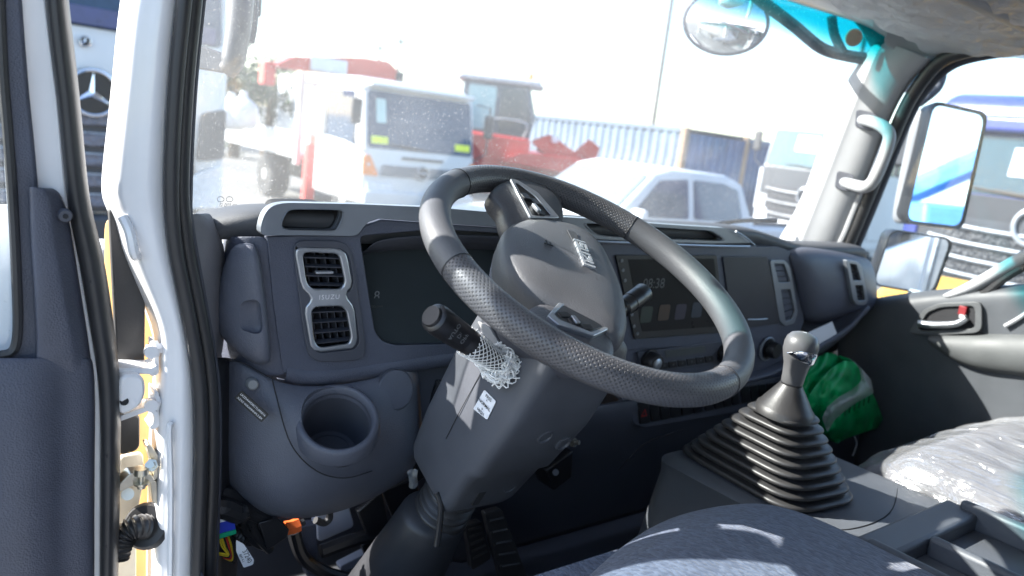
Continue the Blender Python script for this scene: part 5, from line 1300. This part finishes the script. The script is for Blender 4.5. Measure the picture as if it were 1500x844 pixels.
# ---- 1: white tractor unit nose to nose, three-pointed star
p = AD(133, 135, 7.2)
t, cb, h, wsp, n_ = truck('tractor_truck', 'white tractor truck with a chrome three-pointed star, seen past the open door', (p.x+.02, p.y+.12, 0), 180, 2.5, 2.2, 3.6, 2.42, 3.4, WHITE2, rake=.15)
g = plate('grille', rp([V(-1.0, .045, .75), V(1.0, .045, .75), V(.86, .045, 1.90), V(.30, .045, 2.02), V(-.30, .045, 2.02), V(-.86, .045, 1.90)], .06, 3), (0, .012, 0), GRIL, t, bev=.004)
SLAT = mat('mesh_slat', (.16, .16, .19), .45, grain=22, gs=1, gd=.02)
for k in range(5):
    z = .86+.19*k
    box('grille_slat', (0, .075, z), (1.72+.02*k, .05, .12), SLAT, g, bev=.02)
    tube('slat_edge', [V(-.86, .10, z+.065), V(.86, .10, z+.065)], .008, CHR2, g, n=6, smooth=0)
em = cyl('emblem_plate', V(0, .05, 1.86), V(0, .115, 1.86), .225, BLACK, t, n=36)
star(em, V(0, .13, 1.86), .205, None, CHROME)
e2 = cyl('emblem_plate', V(.06, .03, 2.31), V(.06, .045, 2.31), .05, BLACK, t, n=24)
star(e2, V(.06, .055, 2.31), .045, None, CHROME)
for sx in (-1, 1):
    plate('headlight', rp([V(sx*.80, .05, .80), V(sx*1.22, .03, .84), V(sx*1.22, .03, 1.28), V(sx*.92, .05, 1.16)], .05, 3), (0, .03, 0), LAMP, t, bev=.01)
    plate('corner_panel', rp([V(sx*.95, .04, 1.30), V(sx*1.24, .02, 1.34), V(sx*1.24, .02, 1.85), V(sx*.98, .04, 1.78)], .05, 3), (0, .015, 0), GRIL, t, bev=.006)
box('bumper', (0, .02, .52), (2.46, .16, .42), GRIL, t, bev=.06)
plate('windscreen_panel', rp([V(-1.1, -.02, 2.46), V(1.1, -.02, 2.46), V(1.1, -.02, 2.62), V(-1.1, -.02, 2.62)], .03, 3), (0, .045, 0), mat('blue_band', (.05, .06, .16), .3), t, bev=.004)
XF[0] = Matrix.Identity(4)

# ---- 2: white crane truck
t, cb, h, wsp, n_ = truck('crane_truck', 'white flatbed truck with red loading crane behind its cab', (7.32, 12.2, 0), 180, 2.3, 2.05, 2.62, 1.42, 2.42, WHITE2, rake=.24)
plate('front_step', rp([V(-.85, .035, .98), V(.85, .035, .98), V(.80, .035, 1.18), V(-.80, .035, 1.18)], .04, 3), (0, .015, 0), mat('grille_grey', (.30, .31, .34), .5), cb, bev=.004)
for k in range(3): box('grille_slat', (0, .055, 1.02+.06*k), (1.6, .02, .02), GRIL, cb, bev=.004)
e = cyl('emblem_plate', V(0, .05, 1.08), V(0, .075, 1.08), .13, GRIL, t, n=28)
tube('emblem_ring', [V(math.cos(a)*.12, .08, 1.08+math.sin(a)*.12) for a in [k*math.pi/14 for k in range(28)]], .016, CHR2, e, n=6, smooth=0, closed=True)
tube('emblem_bar', [V(-.09, .08, 1.08), V(.09, .08, 1.08)], .014, CHR2, e, n=6, smooth=0)
box('air_slot', (0, .035, 1.31), (.85, .02, .045), CHAS, cb, bev=.008)
for sx in (-1, 1):
    plate('corner_lamp', rp([V(sx*.86, .03, .98), V(sx*1.155, .0, .98), V(sx*1.155, -.02, 1.30), V(sx*1.04, .01, 1.33)], .04, 3), (0, .025, 0), AMBER, t, bev=.008)
    plate('headlight', rp([V(sx*.55, .03, .66), V(sx*1.05, .02, .68), V(sx*1.08, .02, .86), V(sx*.60, .03, .86)], .04, 3), (0, .03, 0), LAMP, t, bev=.008)
    c = wsp(sx*.85, .10)+n_*.014
    plate('windscreen_label', [c+V(-.16, 0, 0), c+V(.16, 0, 0), c+V(.16, 0, 0)+(wsp(0, .22)-wsp(0, .10)), c+V(-.16, 0, 0)+(wsp(0, .22)-wsp(0, .10))], n_*.003, YLAB, cb, bev=0)
c = wsp(.72, .45)+n_*.014
plate('windscreen_paper', [c, c+V(.18, 0, 0), c+V(.18, 0, 0)+(wsp(0, .85)-wsp(0, .45)), c+(wsp(0, .85)-wsp(0, .45))], n_*.003, mat('pale_paper', (.45, .60, .58), .6), cb, bev=0)
box('bumper', (0, .04, .55), (2.26, .14, .36), WHITE2, t, bev=.05)
box('roof_visor', (0, -.22, 2.50), (2.1, .28, .08), WHITE2, cb, bev=.03)
CRED = mat('crane_red', (.55, .06, .05), .35, var=.1); CREDP = mat('crane_red_pale', (.45, .08, .06), .4, var=.12)
cr = box('crane_column', (.75, -2.55, 1.0), (.40, .40, 1.0), CRED, t, bev=.04)
box('crane_leg', (1.02, -2.5, .75), (.20, .20, 1.1), CRED, cr, bev=.02)
box('crane_leg', (-1.02, -2.5, .75), (.20, .20, 1.1), CRED, cr, bev=.02)
box('crane_beam', (0, -2.5, .95), (2.2, .24, .22), CRED, cr, bev=.02)
box('crane_post', (.55, -2.6, 2.0), (.30, .30, 1.2), GREY, cr, bev=.03)
cm = plate('crane_boom', rp([V(2.0, -2.2, 2.62), V(1.6, -2.2, 2.86), V(.2, -2.2, 3.05), V(-.35, -2.2, 3.06), V(-.62, -2.2, 2.88), V(-.66, -2.2, 2.70)], .06, 3), (0, -.42, 0), CREDP, t, bev=.03)
box('boom_tip', (2.0, -2.4, 2.50), (.22, .3, .42), CRED, cm, bev=.03)
box('boom_end', (-.62, -2.4, 2.80), (.18, .46, .20), CHAS, cm, bev=.03)
box('boom_sleeve', (.9, -2.4, 2.80), (.75, .46, .28), WHITE2, cm, bev=.03)
fb = box('flat_bed', (0, -5.2, 1.02), (2.3, 4.6, .10), WHITE2, t, bev=.02)
for sx in (-1, 1): box('bed_side', (sx*1.13, -5.2, 1.28), (.05, 4.6, .42), WHITE2, fb, bev=.01)
for (x, y) in [(1.10, -2.95), (-1.05, -2.95)]: box('bed_post', (x, y, 1.75), (.12, .12, 1.8), WHITE2, fb, bev=.01)
box('bed_gate', (0, -3.05, 2.45), (2.2, .06, .08), WHITE2, fb, bev=.01)
for k in range(5): box('gate_bar', (-.8+.4*k, -3.05, 1.75), (.05, .05, 1.4), GREY, fb, bev=.008)
XF[0] = Matrix.Identity(4)
random.seed(4)
for k, (px, py) in enumerate([(338, 168), (356, 166)]):
    c = AD(px, py, 16.5); c.z = max(c.z, 1.4)
    L = []
    for j, (zz, r_) in enumerate([(-.32, .20), (-.30, .30), (-.1, .34), (.12, .32), (.25, .22), (.30, .10), (.42, .06), (.46, .09)]):
        L.append([c+V(math.cos(2*math.pi*i/14)*r_*random.uniform(.9, 1.1), math.sin(2*math.pi*i/14)*r_*random.uniform(.9, 1.1), zz) for i in range(14)])
    tag(rings('bulk_sack', L, WHITE2, None, sub=1), ['white bulk sack on the flatbed, the left one of two', 'white bulk sack on the flatbed, the right one of two'][k], 'sack', 'sacks on the flatbed')

# ---- 3: red wheel loader
XF[0] = frame_at((10.5, 13.6, 0), 128)
ld = thing('wheel_loader', 'red wheel loader with dark glazed cab and lifting arms', 'loader', (0, 0, 0))
LRED = mat('loader_red', (.50, .02, .018), .32, coat=.3, var=.08)
for sx in (-1, 1):
    wheel((sx*.95, .95, .62), .62, .45, ld); wheel((sx*.95, -1.5, .62), .62, .45, ld)
extr('rear_body', [(-2.6, .7), (-2.7, 1.7), (-1.0, 1.92), (.25, 1.90), (.3, .7)], -.80, .80, LRED, ld, bev=.06)
extr('front_frame', [(-.1, .6), (.0, 1.45), (.9, 1.35), (1.5, .8), (1.4, .5)], -.5, .5, LRED, ld, bev=.05)
cbp = [(-1.25, 1.85), (-1.25, 2.95), (.10, 2.95), (.30, 2.3), (.20, 1.85)]
lc_ = extr('cab', cbp, -.72, .72, mat('cab_frame', (.08, .10, .13), .35), ld, bev=.05)
for sx in (-1, 1):
    plate('side_glass', rp([V(sx*.725, -1.12, 1.98), V(sx*.725, -1.12, 2.85), V(sx*.725, -.55, 2.85), V(sx*.725, -.55, 1.98)], .05, 3), (sx*.01, 0, 0), mat('pale_glass', (.30, .46, .50), .08), lc_, bev=.002)
    plate('side_glass', rp([V(sx*.725, -.45, 1.95), V(sx*.725, -.45, 2.85), V(sx*.725, .02, 2.85), V(sx*.725, .20, 2.3), V(sx*.725, .14, 1.95)], .05, 3), (sx*.01, 0, 0), FARG, lc_, bev=.002)
plate('front_glass', rp([V(-.60, .30, 2.3), V(.60, .30, 2.3), V(.58, .12, 2.9), V(-.58, .12, 2.9)], .04, 3), (0, .015, .004), mat('pale_glass2', (.26, .42, .46), .08), lc_, bev=.002)
extr('cab_roof', [(-1.4, 2.94), (-1.3, 3.06), (.25, 3.06), (.42, 2.94)], -.82, .82, mat('roof_grey', (.38, .38, .42), .5), ld, bev=.04)
cyl('beacon', V(.6, .1, 3.06), V(.6, .1, 3.22), [(0, .06), (.7, .06), (1, .03)], AMBER, ld, n=12)
cyl('exhaust', V(-.3, -1.8, 1.7), V(-.3, -1.8, 2.75), .06, CHAS, ld, n=12)
box('work_lamp', (-.7, .3, 3.12), (.18, .10, .12), LAMP, ld, bev=.02)
for sx in (-1, 1):
    plate('lift_arm', rp([V(sx*.42, .25, 1.85), V(sx*.42, .65, 2.05), V(sx*.42, 1.9, 1.35), V(sx*.42, 2.6, .55), V(sx*.42, 2.4, .40), V(sx*.42, 1.6, .85)], .08, 3), (sx*.14, 0, 0), LRED, ld, bev=.02)
    cyl('lift_ram', V(sx*.30, .2, 1.0), V(sx*.34, 1.7, .95), .06, CHR2, ld, n=12)
    tube('hydraulic_pipe', [V(sx*.25, .4, 1.7), V(sx*.25, 1.0, 1.5), V(sx*.25, 1.7, 1.15)], .035, CHR2, ld, n=8)
extr('bucket', [(2.5, .2), (2.45, 1.0), (2.75, 1.05), (2.8, .5), (3.5, .25), (3.5, .2)], -1.2, 1.2, mat('bucket_red', (.45, .07, .06), .5), ld, bev=.03)
for sx in (-1, 1):
    plate('fender', rp([V(sx*.75, -.35, 1.35), V(sx*.75, .1, 1.6), V(sx*.75, 1.3, 1.6), V(sx*.75, 1.75, 1.25)], .1, 3), (sx*.42, 0, .03), LRED, ld, bev=.02)
    tube('hand_rail', [V(sx*.80, -.6, 1.9), V(sx*.86, -.6, 2.2), V(sx*.86, .1, 2.2), V(sx*.80, .1, 1.9)], .022, CHR2, ld, n=6)
    cyl('tilt_ram', V(sx*.15, .6, 1.9), V(sx*.15, 2.2, 1.25), [(0, .07), (.55, .07), (.55, .04), (1, .04)], CHR2, ld, n=10)
    box('front_lamp', (sx*.62, .75, 1.95), (.2, .14, .16), LAMP, ld, bev=.03)
plate('bell_crank', rp([V(-.08, 1.0, 1.5), V(-.08, 1.5, 2.05), V(-.08, 1.75, 1.9), V(-.08, 1.6, 1.1)], .05, 3), (.16, 0, 0), LRED, ld, bev=.02)
box('rear_counterweight', (0, -2.85, 1.1), (1.5, .35, .8), LRED, ld, bev=.06)
XF[0] = Matrix.Identity(4)

# ---- 4: containers
def container(label, loc, heading, L, paint, postm, endp=None):
    XF[0] = frame_at(loc, heading)
    c = thing('shipping_container', label, 'container', (0, 0, 0))
    W, H = 2.44, 2.6
    def corr(x, s):
        vs = []; n = int(L/.28); 
        for i in range(n):
            y0 = -L+.12+(L-.24)*i/n; d = (L-.24)/n
            vs += [(y0, 0), (y0+d*.28, 0), (y0+d*.38, -.05*s), (y0+d*.88, -.05*s)]
        vs.append((-.12, 0))
        V1 = [V(x+dx, y, .16) for y, dx in vs]+[V(x+dx, y, H-.12) for y, dx in vs]
        m = len(vs)
        mk('side_panel', V1, [(i, i+1, m+i+1, m+i) for i in range(m-1)], paint, c, ang=20, sol=.004)
    corr(W/2, 1); corr(-W/2, -1)
    for y in (-.03, -L+.03):
        n = 8; vs = []
        for i in range(n):
            x0 = -W/2+.1+(W-.2)*i/n; d = (W-.2)/n; vs += [(x0, 0), (x0+d*.3, 0), (x0+d*.4, -.03), (x0+d*.9, -.03)]
        vs.append((W/2-.1, 0)); m = len(vs); s = 1 if y > -1 else -1
        mk('end_panel', [V(x, y+dy*s, .16) for x, dy in vs]+[V(x, y+dy*s, H-.12) for x, dy in vs], [(i, i+1, m+i+1, m+i) for i in range(m-1)], endp or paint, c, ang=20, sol=.004)
        for sx in (-1, 1): box('corner_post', (sx*(W/2-.06), y-.05*s, H/2), (.16, .16, H-.005), postm, c, bev=.015)
    for sx in (-1, 1):
        box('top_rail', (sx*(W/2-.045), -L/2, H-.065), (.10, L-.2, .12), paint, c, bev=.01)
        box('bottom_rail', (sx*(W/2-.045), -L/2, .09), (.10, L-.2, .16), paint, c, bev=.01)
    box('roof_sheet', (0, -L/2, H-.03), (W-.2, L-.2, .03), paint, c, bev=.004)
    XF[0] = Matrix.Identity(4); return c
RUST = mat('rust_post', (.26, .17, .11), .7, var=.3)
CG = mat('container_pale', (.085, .12, .17), .55, var=.12, vs=2); CBL = mat('container_blue', (.045, .09, .20), .5, var=.25, vs=2)
container('pale blue-grey corrugated shipping container with a rusty corner post', (15.72, 12.45, 0), 180, 12, CG, RUST, CBL)
container('blue corrugated shipping container behind the pickup', (17.2, 14.2, 0), 262, 9, CBL, RUST)

# ---- 5: white pickup
def pickup(label, loc, heading, group=None):
    XF[0] = frame_at(loc, heading)
    t = thing('pickup_truck', label, 'pickup', (0, 0, 0), group)
    W = 1.82; h = W/2
    low = [(0, .45), (.06, .75), (-.05, .98), (-1.35, 1.14), (-5.2, 1.14), (-5.25, .95), (-5.2, .45)]
    extr('body', low, -h, h, WHITE2, t, bev=.07, seg=4)
    def sec(s, y0, z): return None
    b = [(-1.30, 1.12), (-2.05, 1.70), (-2.35, 1.77), (-3.35, 1.76), (-3.70, 1.66), (-3.92, 1.12)]
    L = []
    for x, k in [(-h+.02, 0), (-h+.16, 1), (h-.16, 1), (h-.02, 0)]:
        L.append([V(x if z > 1.3 else (h-.02)*(1 if x > 0 else -1), y, z) for y, z in b])
    vs = [V((-h+.03) if z < 1.3 else (-h+.17), y, z) for y, z in b]+[V((h-.03) if z < 1.3 else (h-.17), y, z) for y, z in b]
    n = len(b)
    cabm = mk('cab_roof', vs, [tuple(range(n)), tuple(reversed(range(n, 2*n)))]+[(i, n+i, n+i+1, i+1) for i in range(n-1)], WHITE2, t, bev=.05, seg=4)
    PG = mat('pickup_glass', (.16, .20, .21), .06, spec=.8)
    quad_on('windscreen', [V(h-.10, -1.37, 1.175), V(-h+.10, -1.37, 1.175), V(-h+.22, -2.0, 1.665), V(h-.22, -2.0, 1.665)], PG, cabm, t=-.02 if False else .02)
    for sx in (-1, 1):
        def sp(y, z): 
            k = (z-1.12)/.58; return V(sx*((h-.03)*(1-k)+(h-.17)*k+.006), y, z)
        for q in ([(-1.62, 1.18), (-2.12, 1.62), (-2.62, 1.66), (-2.62, 1.18)], [(-2.72, 1.18), (-2.72, 1.66), (-3.3, 1.65), (-3.58, 1.58), (-3.66, 1.18)]):
            plate('side_window', rp([sp(*a) for a in q], .04, 3), (sx*.008, 0, .002), FARG, cabm, bev=.002)
        mr_ = box('door_mirror', (sx*(h+.10), -1.62, 1.20), (.22, .12, .17), WHITE2, t, bev=.05, seg=3)
        for y in (-2.6, -3.5): box('door_handle', (sx*(h+.01), y, 1.0), (.03, .18, .035), CHR2, t, bev=.01)
        wheel((sx*(h-.11), -.85, .37), .37, .24, t); wheel((sx*(h-.11), -4.1, .37), .37, .24, t)
        plate('headlight', rp([V(sx*.55, .055, .72), V(sx*.88, .0, .76), V(sx*.88, -.02, .94), V(sx*.58, .03, .90)], .03, 3), (0, .03, 0), LAMP, t, bev=.008)
    plate('grille', rp([V(-.5, .06, .68), V(.5, .06, .68), V(.46, .035, .92), V(-.46, .035, .92)], .03, 3), (0, .02, 0), GRIL, t, bev=.004)
    tube('bed_rail', [V(-h+.1, -4.0, 1.16), V(-h+.1, -5.1, 1.16)], .03, CHAS, t, n=8, smooth=0)
    tube('bed_rail', [V(h-.1, -4.0, 1.16), V(h-.1, -5.1, 1.16)], .03, CHAS, t, n=8, smooth=0)
    XF[0] = Matrix.Identity(4); return t
pickup('white double-cab pickup parked in front of the blue container', (5.15, 7.35, 0), 272)

# ---- 6: dark-nosed truck beyond the pillar, and the blue truck at the right edge
def bars(t, z0, z1, n, w, m=CHR2, y=.06):
    g = plate('grille', rp([V(-w, .035, z0-.08), V(w, .035, z0-.08), V(w*.92, .035, z1+.10), V(-w*.92, .035, z1+.10)], .05, 3), (0, .015, 0), GRIL, t, bev=.004)
    for k in range(n):
        z = z0+(z1-z0)*k/(n-1)
        tube('grille_bar', [V(-w*.97, y, z+.035), V(-w*.5, y+.015, z), V(w*.5, y+.015, z), V(w*.97, y, z+.035)], .030, m, g, n=8, flat=.6)
        if k < n-1:
            zz = z+(z1-z0)/(n-1)*.5
            box('grille_mesh', (0, .055, zz), (w*1.7, .012, .07), mat('mesh_grey', (.05, .05, .055), .5, grain=30, gs=1, gd=.02), g, bev=.004)
    return g
def ring_emblem(t, z, r, y=.11):
    e = tube('emblem_ring', [V(math.cos(a)*r, y, z+math.sin(a)*r) for a in [k*math.pi/16 for k in range(32)]], r*.14, CHR2, t, n=8, smooth=0, closed=True)
    cyl('emblem_plate', V(0, y-.04, z), V(0, y-.02, z), r*.95, GRIL, e, n=24)
PG2 = mat('pale_screen', (.07, .13, .15), .08, spec=.7)
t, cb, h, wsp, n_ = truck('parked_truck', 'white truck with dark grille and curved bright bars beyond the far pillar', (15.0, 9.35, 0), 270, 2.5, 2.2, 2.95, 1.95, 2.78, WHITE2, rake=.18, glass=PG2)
plate('nose_panel', rp([V(-1.15, .03, 1.35), V(1.15, .03, 1.35), V(1.18, .015, 1.95), V(-1.18, .015, 1.95)], .06, 3), (0, .014, 0), mat('nose_grey', (.06, .065, .075), .5), t, bev=.004)
bars(t, .95, 1.45, 3, 1.02, y=.075); ring_emblem(t, 1.42, .16, .14)
c = wsp(.05, .45)+n_*.02
plate('windscreen_paper', [c, c+V(.5, 0, 0), c+V(.5, 0, 0)+(wsp(0, .85)-wsp(0, .45)), c+(wsp(0, .85)-wsp(0, .45))], n_*.003, PAPER, cb, bev=0)
for sx in (-1, 1):
    plate('headlight', rp([V(sx*.85, .04, .75), V(sx*1.2, .02, .78), V(sx*1.2, .02, 1.12), V(sx*.9, .04, 1.05)], .05, 3), (0, .03, 0), LAMP, t, bev=.01)
    box('white_corner', (sx*1.21, .0, 1.45), (.10, .10, .9), WHITE2, t, bev=.03)
box('bumper', (0, .03, .52), (2.44, .16, .36), WHITE2, t, bev=.05)
XF[0] = Matrix.Identity(4)
t, cb, h, wsp, n_ = truck('parked_truck', 'blue truck with ring emblem and bright grille bars outside the passenger window', (8.5, 2.85, 0), 270, 2.5, 2.2, 2.95, 1.92, 2.52, BLUEC, rake=.12, glass=mat('teal_screen', (.02, .055, .075), .08, spec=.7))
plate('nose_panel', rp([V(-1.15, .03, 1.15), V(1.15, .03, 1.15), V(1.18, .015, 1.92), V(-1.18, .015, 1.92)], .06, 3), (0, .014, 0), mat('nose_dark', (.035, .035, .04), .5), t, bev=.004)
bars(t, .80, 1.58, 6, .98, y=.07); ring_emblem(t, 1.68, .17, .12)
c = wsp(.12, .35)+n_*.02
plate('windscreen_paper', [c, c+V(.26, 0, 0), c+V(.26, 0, 0)+(wsp(0, .8)-wsp(0, .35)), c+(wsp(0, .8)-wsp(0, .35))], n_*.003, PAPER, cb, bev=0)
for k in range(3): cyl('marker_lamp', V(.92+.1*k, -.05, 2.62), V(.92+.1*k, .0, 2.62), .035, LAMP, t, n=12)
box('roof_visor', (0, -.05, 2.62), (2.2, .12, .16), BLUEC, t, bev=.04)
for sx in (-1, 1):
    plate('headlight', rp([V(sx*.92, .05, .85), V(sx*1.2, .03, .88), V(sx*1.2, .03, 1.3), V(sx*.96, .05, 1.2)], .05, 3), (0, .03, 0), LAMP, t, bev=.01)
    box('corner_step', (sx*1.16, .01, 1.6), (.16, .10, .45), BLUEC, t, bev=.03)
box('bumper', (0, .03, .52), (2.44, .18, .40), BLUEC, t, bev=.06)
XF[0] = Matrix.Identity(4)

# ---- 7: yellow compact machine low beside the passenger door
XF[0] = frame_at((4.35, 1.55, 0), 250)
ym = thing('compact_roller', 'yellow compact machine hood low outside the passenger door', 'machine', (0, 0, 0))
YLW = mat('machine_yellow', (.80, .42, .02), .35, var=.06)
extr('hood', [(.9, .55), (.95, 1.18), (.7, 1.40), (-.6, 1.45), (-.8, 1.30), (-.8, .55)], -.55, .55, YLW, ym, bev=.08, seg=4)
extr('rear_frame', [(-.75, .5), (-.75, .95), (-1.7, .95), (-1.8, .5)], -.55, .55, YLW, ym, bev=.05)
box('seat_pad', (0, -1.2, 1.05), (.5, .45, .18), CHAS, ym, bev=.05)
for y in (.95, -1.6):
    cyl('drum', V(-.5, y, .36), V(.5, y, .36), [(0, .33), (.02, .36), (.98, .36), (1, .33)], CHAS, ym, n=32)
box('front_yoke', (0, .95, .55), (1.2, .5, .14), YLW, ym, bev=.03)
XF[0] = Matrix.Identity(4)

# ---- 8: far blue truck roof, poles, wires, trees
t, cb, h, wsp, n_ = truck('far_truck', 'far blue truck, only its roof showing over the white crane truck', (11.6, 20.5, 0), 180, 2.4, 2.1, 3.05, 1.8, 2.75, BLUEC, rake=.2)
box('cargo_box', (0, -4.6, 1.9), (2.4, 4.6, 2.2), mat('box_pale', (.6, .62, .66), .6), t, bev=.03)
XF[0] = Matrix.Identity(4)
POLE = mat('concrete_pole', (.12, .115, .11), .8)
tips = []
for (px, py, D, r, H, lb) in [(552, 130, 45, .10, 6.4, 'thin pole left of the two behind the crane truck'), (581, 130, 48, .11, 7.2, 'thin pole right of the two behind the crane truck'), (957, 180, 40, .15, 10.5, 'tall lamp pole rising behind the containers'), (1252, 130, 34, .13, 10, 'pole seen through the tinted corner of the windscreen')]:
    b = AD(px, py, D)
    o = thing('utility_pole', lb, 'pole', (b.x, b.y, 0), 'utility poles beyond the yard')
    cyl('shaft', V(b.x, b.y, 0), V(b.x, b.y, H), [(0, r), (1, r*.6)], POLE, o, n=10)
    box('cross_arm', (b.x, b.y, H-.6), (1.4, .1, .1), POLE, o, bev=.01)
    tips.append(V(b.x, b.y, H-.55))
for k, (a, b, lb) in enumerate([(1, 2, 'thin overhead wire between the two tallest poles'), (2, 3, 'thin overhead wire running towards the tinted corner')]):
    p, q = tips[a], tips[b]
    tag(tube('overhead_wire', [p, p.lerp(q, .25)+V(0, 0, -.5), p.lerp(q, .5)+V(0, 0, -.7), p.lerp(q, .75)+V(0, 0, -.5), q], .012, CHAS, None, n=5), lb, 'wire', 'overhead wires')
BARK = mat('bark', (.09, .065, .045), .9); LEAF = mat('leaf_green', (.022, .05, .022), .7, var=.4, vs=3)
def tree(loc, H, rx, label):
    x, y = loc
    t = thing('tree', label, 'tree', (x, y, 0), 'trees beyond the yard')
    tube('trunk', [V(x, y, 0), V(x+.1, y, H*.4), V(x-.1, y+.1, H*.8)], [.22, .15, .05], BARK, t, n=8)
    vs = []; fs = []
    cl2 = [(V(x, y, H*.6)+V(random.gauss(0, rx*.45), random.gauss(0, rx*.45), random.gauss(0, H*.18)), random.uniform(.5, 1.0)*rx*.5) for _ in range(16)]
    for _ in range(2600):
        c, r_ = random.choice(cl2)
        p = c+V(random.gauss(0, 1), random.gauss(0, 1), random.gauss(0, .8)).normalized()*r_*random.random()**.4
        a = V(random.gauss(0, 1), random.gauss(0, 1), random.gauss(0, 1)).normalized()*random.uniform(.06, .14); b = a.orthogonal().normalized()*a.length*.5
        i = len(vs); vs += [p-a, p+b, p+a, p-b]; fs.append((i, i+1, i+2, i+3))
    mk('crown', vs, fs, LEAF, t, flat=True, recalc=False)
random.seed(9)
for (px, D, H, rx, lb) in [(345, 27, 3.6, 1.8, 'dark green bushy tree left of the crane truck'), (392, 30, 4.0, 1.6, 'dark green tree just behind the folded crane'), (300, 33, 4.6, 2.4, 'dark green tree half hidden by the mirror arm')]:
    b = AD(px, 160, D); tree((b.x, b.y), H, rx, lb)

# ---- 9: behind us, seen only in the far mirrors
XF[0] = frame_at((5.2, -11.5, 0), 20)
bl = thing('crane_lorry', 'light blue crane lorry standing behind, seen in the tall mirror', 'truck', (0, 0, 0))
SKYB = mat('crane_blue', (.10, .30, .62), .35)
extr('cab_body', [(0, .5), (0, 1.5), (-.15, 2.6), (-1.9, 2.6), (-1.9, .5)], -1.2, 1.2, SKYB, bl, bev=.08)
quad_on('windscreen', [V(-1.05, .0, 1.55), V(1.05, .0, 1.55), V(1.0, -.14, 2.45), V(-1.0, -.14, 2.45)], FARG, bl, t=.02)
box('deck', (0, -4.5, 1.0), (2.4, 5.0, .3), SKYB, bl, bev=.04)
tube('boom', [V(-1.0, -5.0, 2.0), V(.5, -3.5, 3.1), V(3.0, -1.5, 5.0)], .28, SKYB, bl, n=8, smooth=0)
box('crane_house', (-.6, -5.2, 1.7), (1.2, 1.4, 1.3), SKYB, bl, bev=.06)
for y in (-.8, -4.2, -5.6):
    for sx in (-1, 1): wheel((sx*1.05, y, .5), .5, .3, bl)
XF[0] = Matrix.Identity(4)
pickup('white pickup parked behind us, seen only in the far mirrors', (4.3, -6.0, 0), 10)
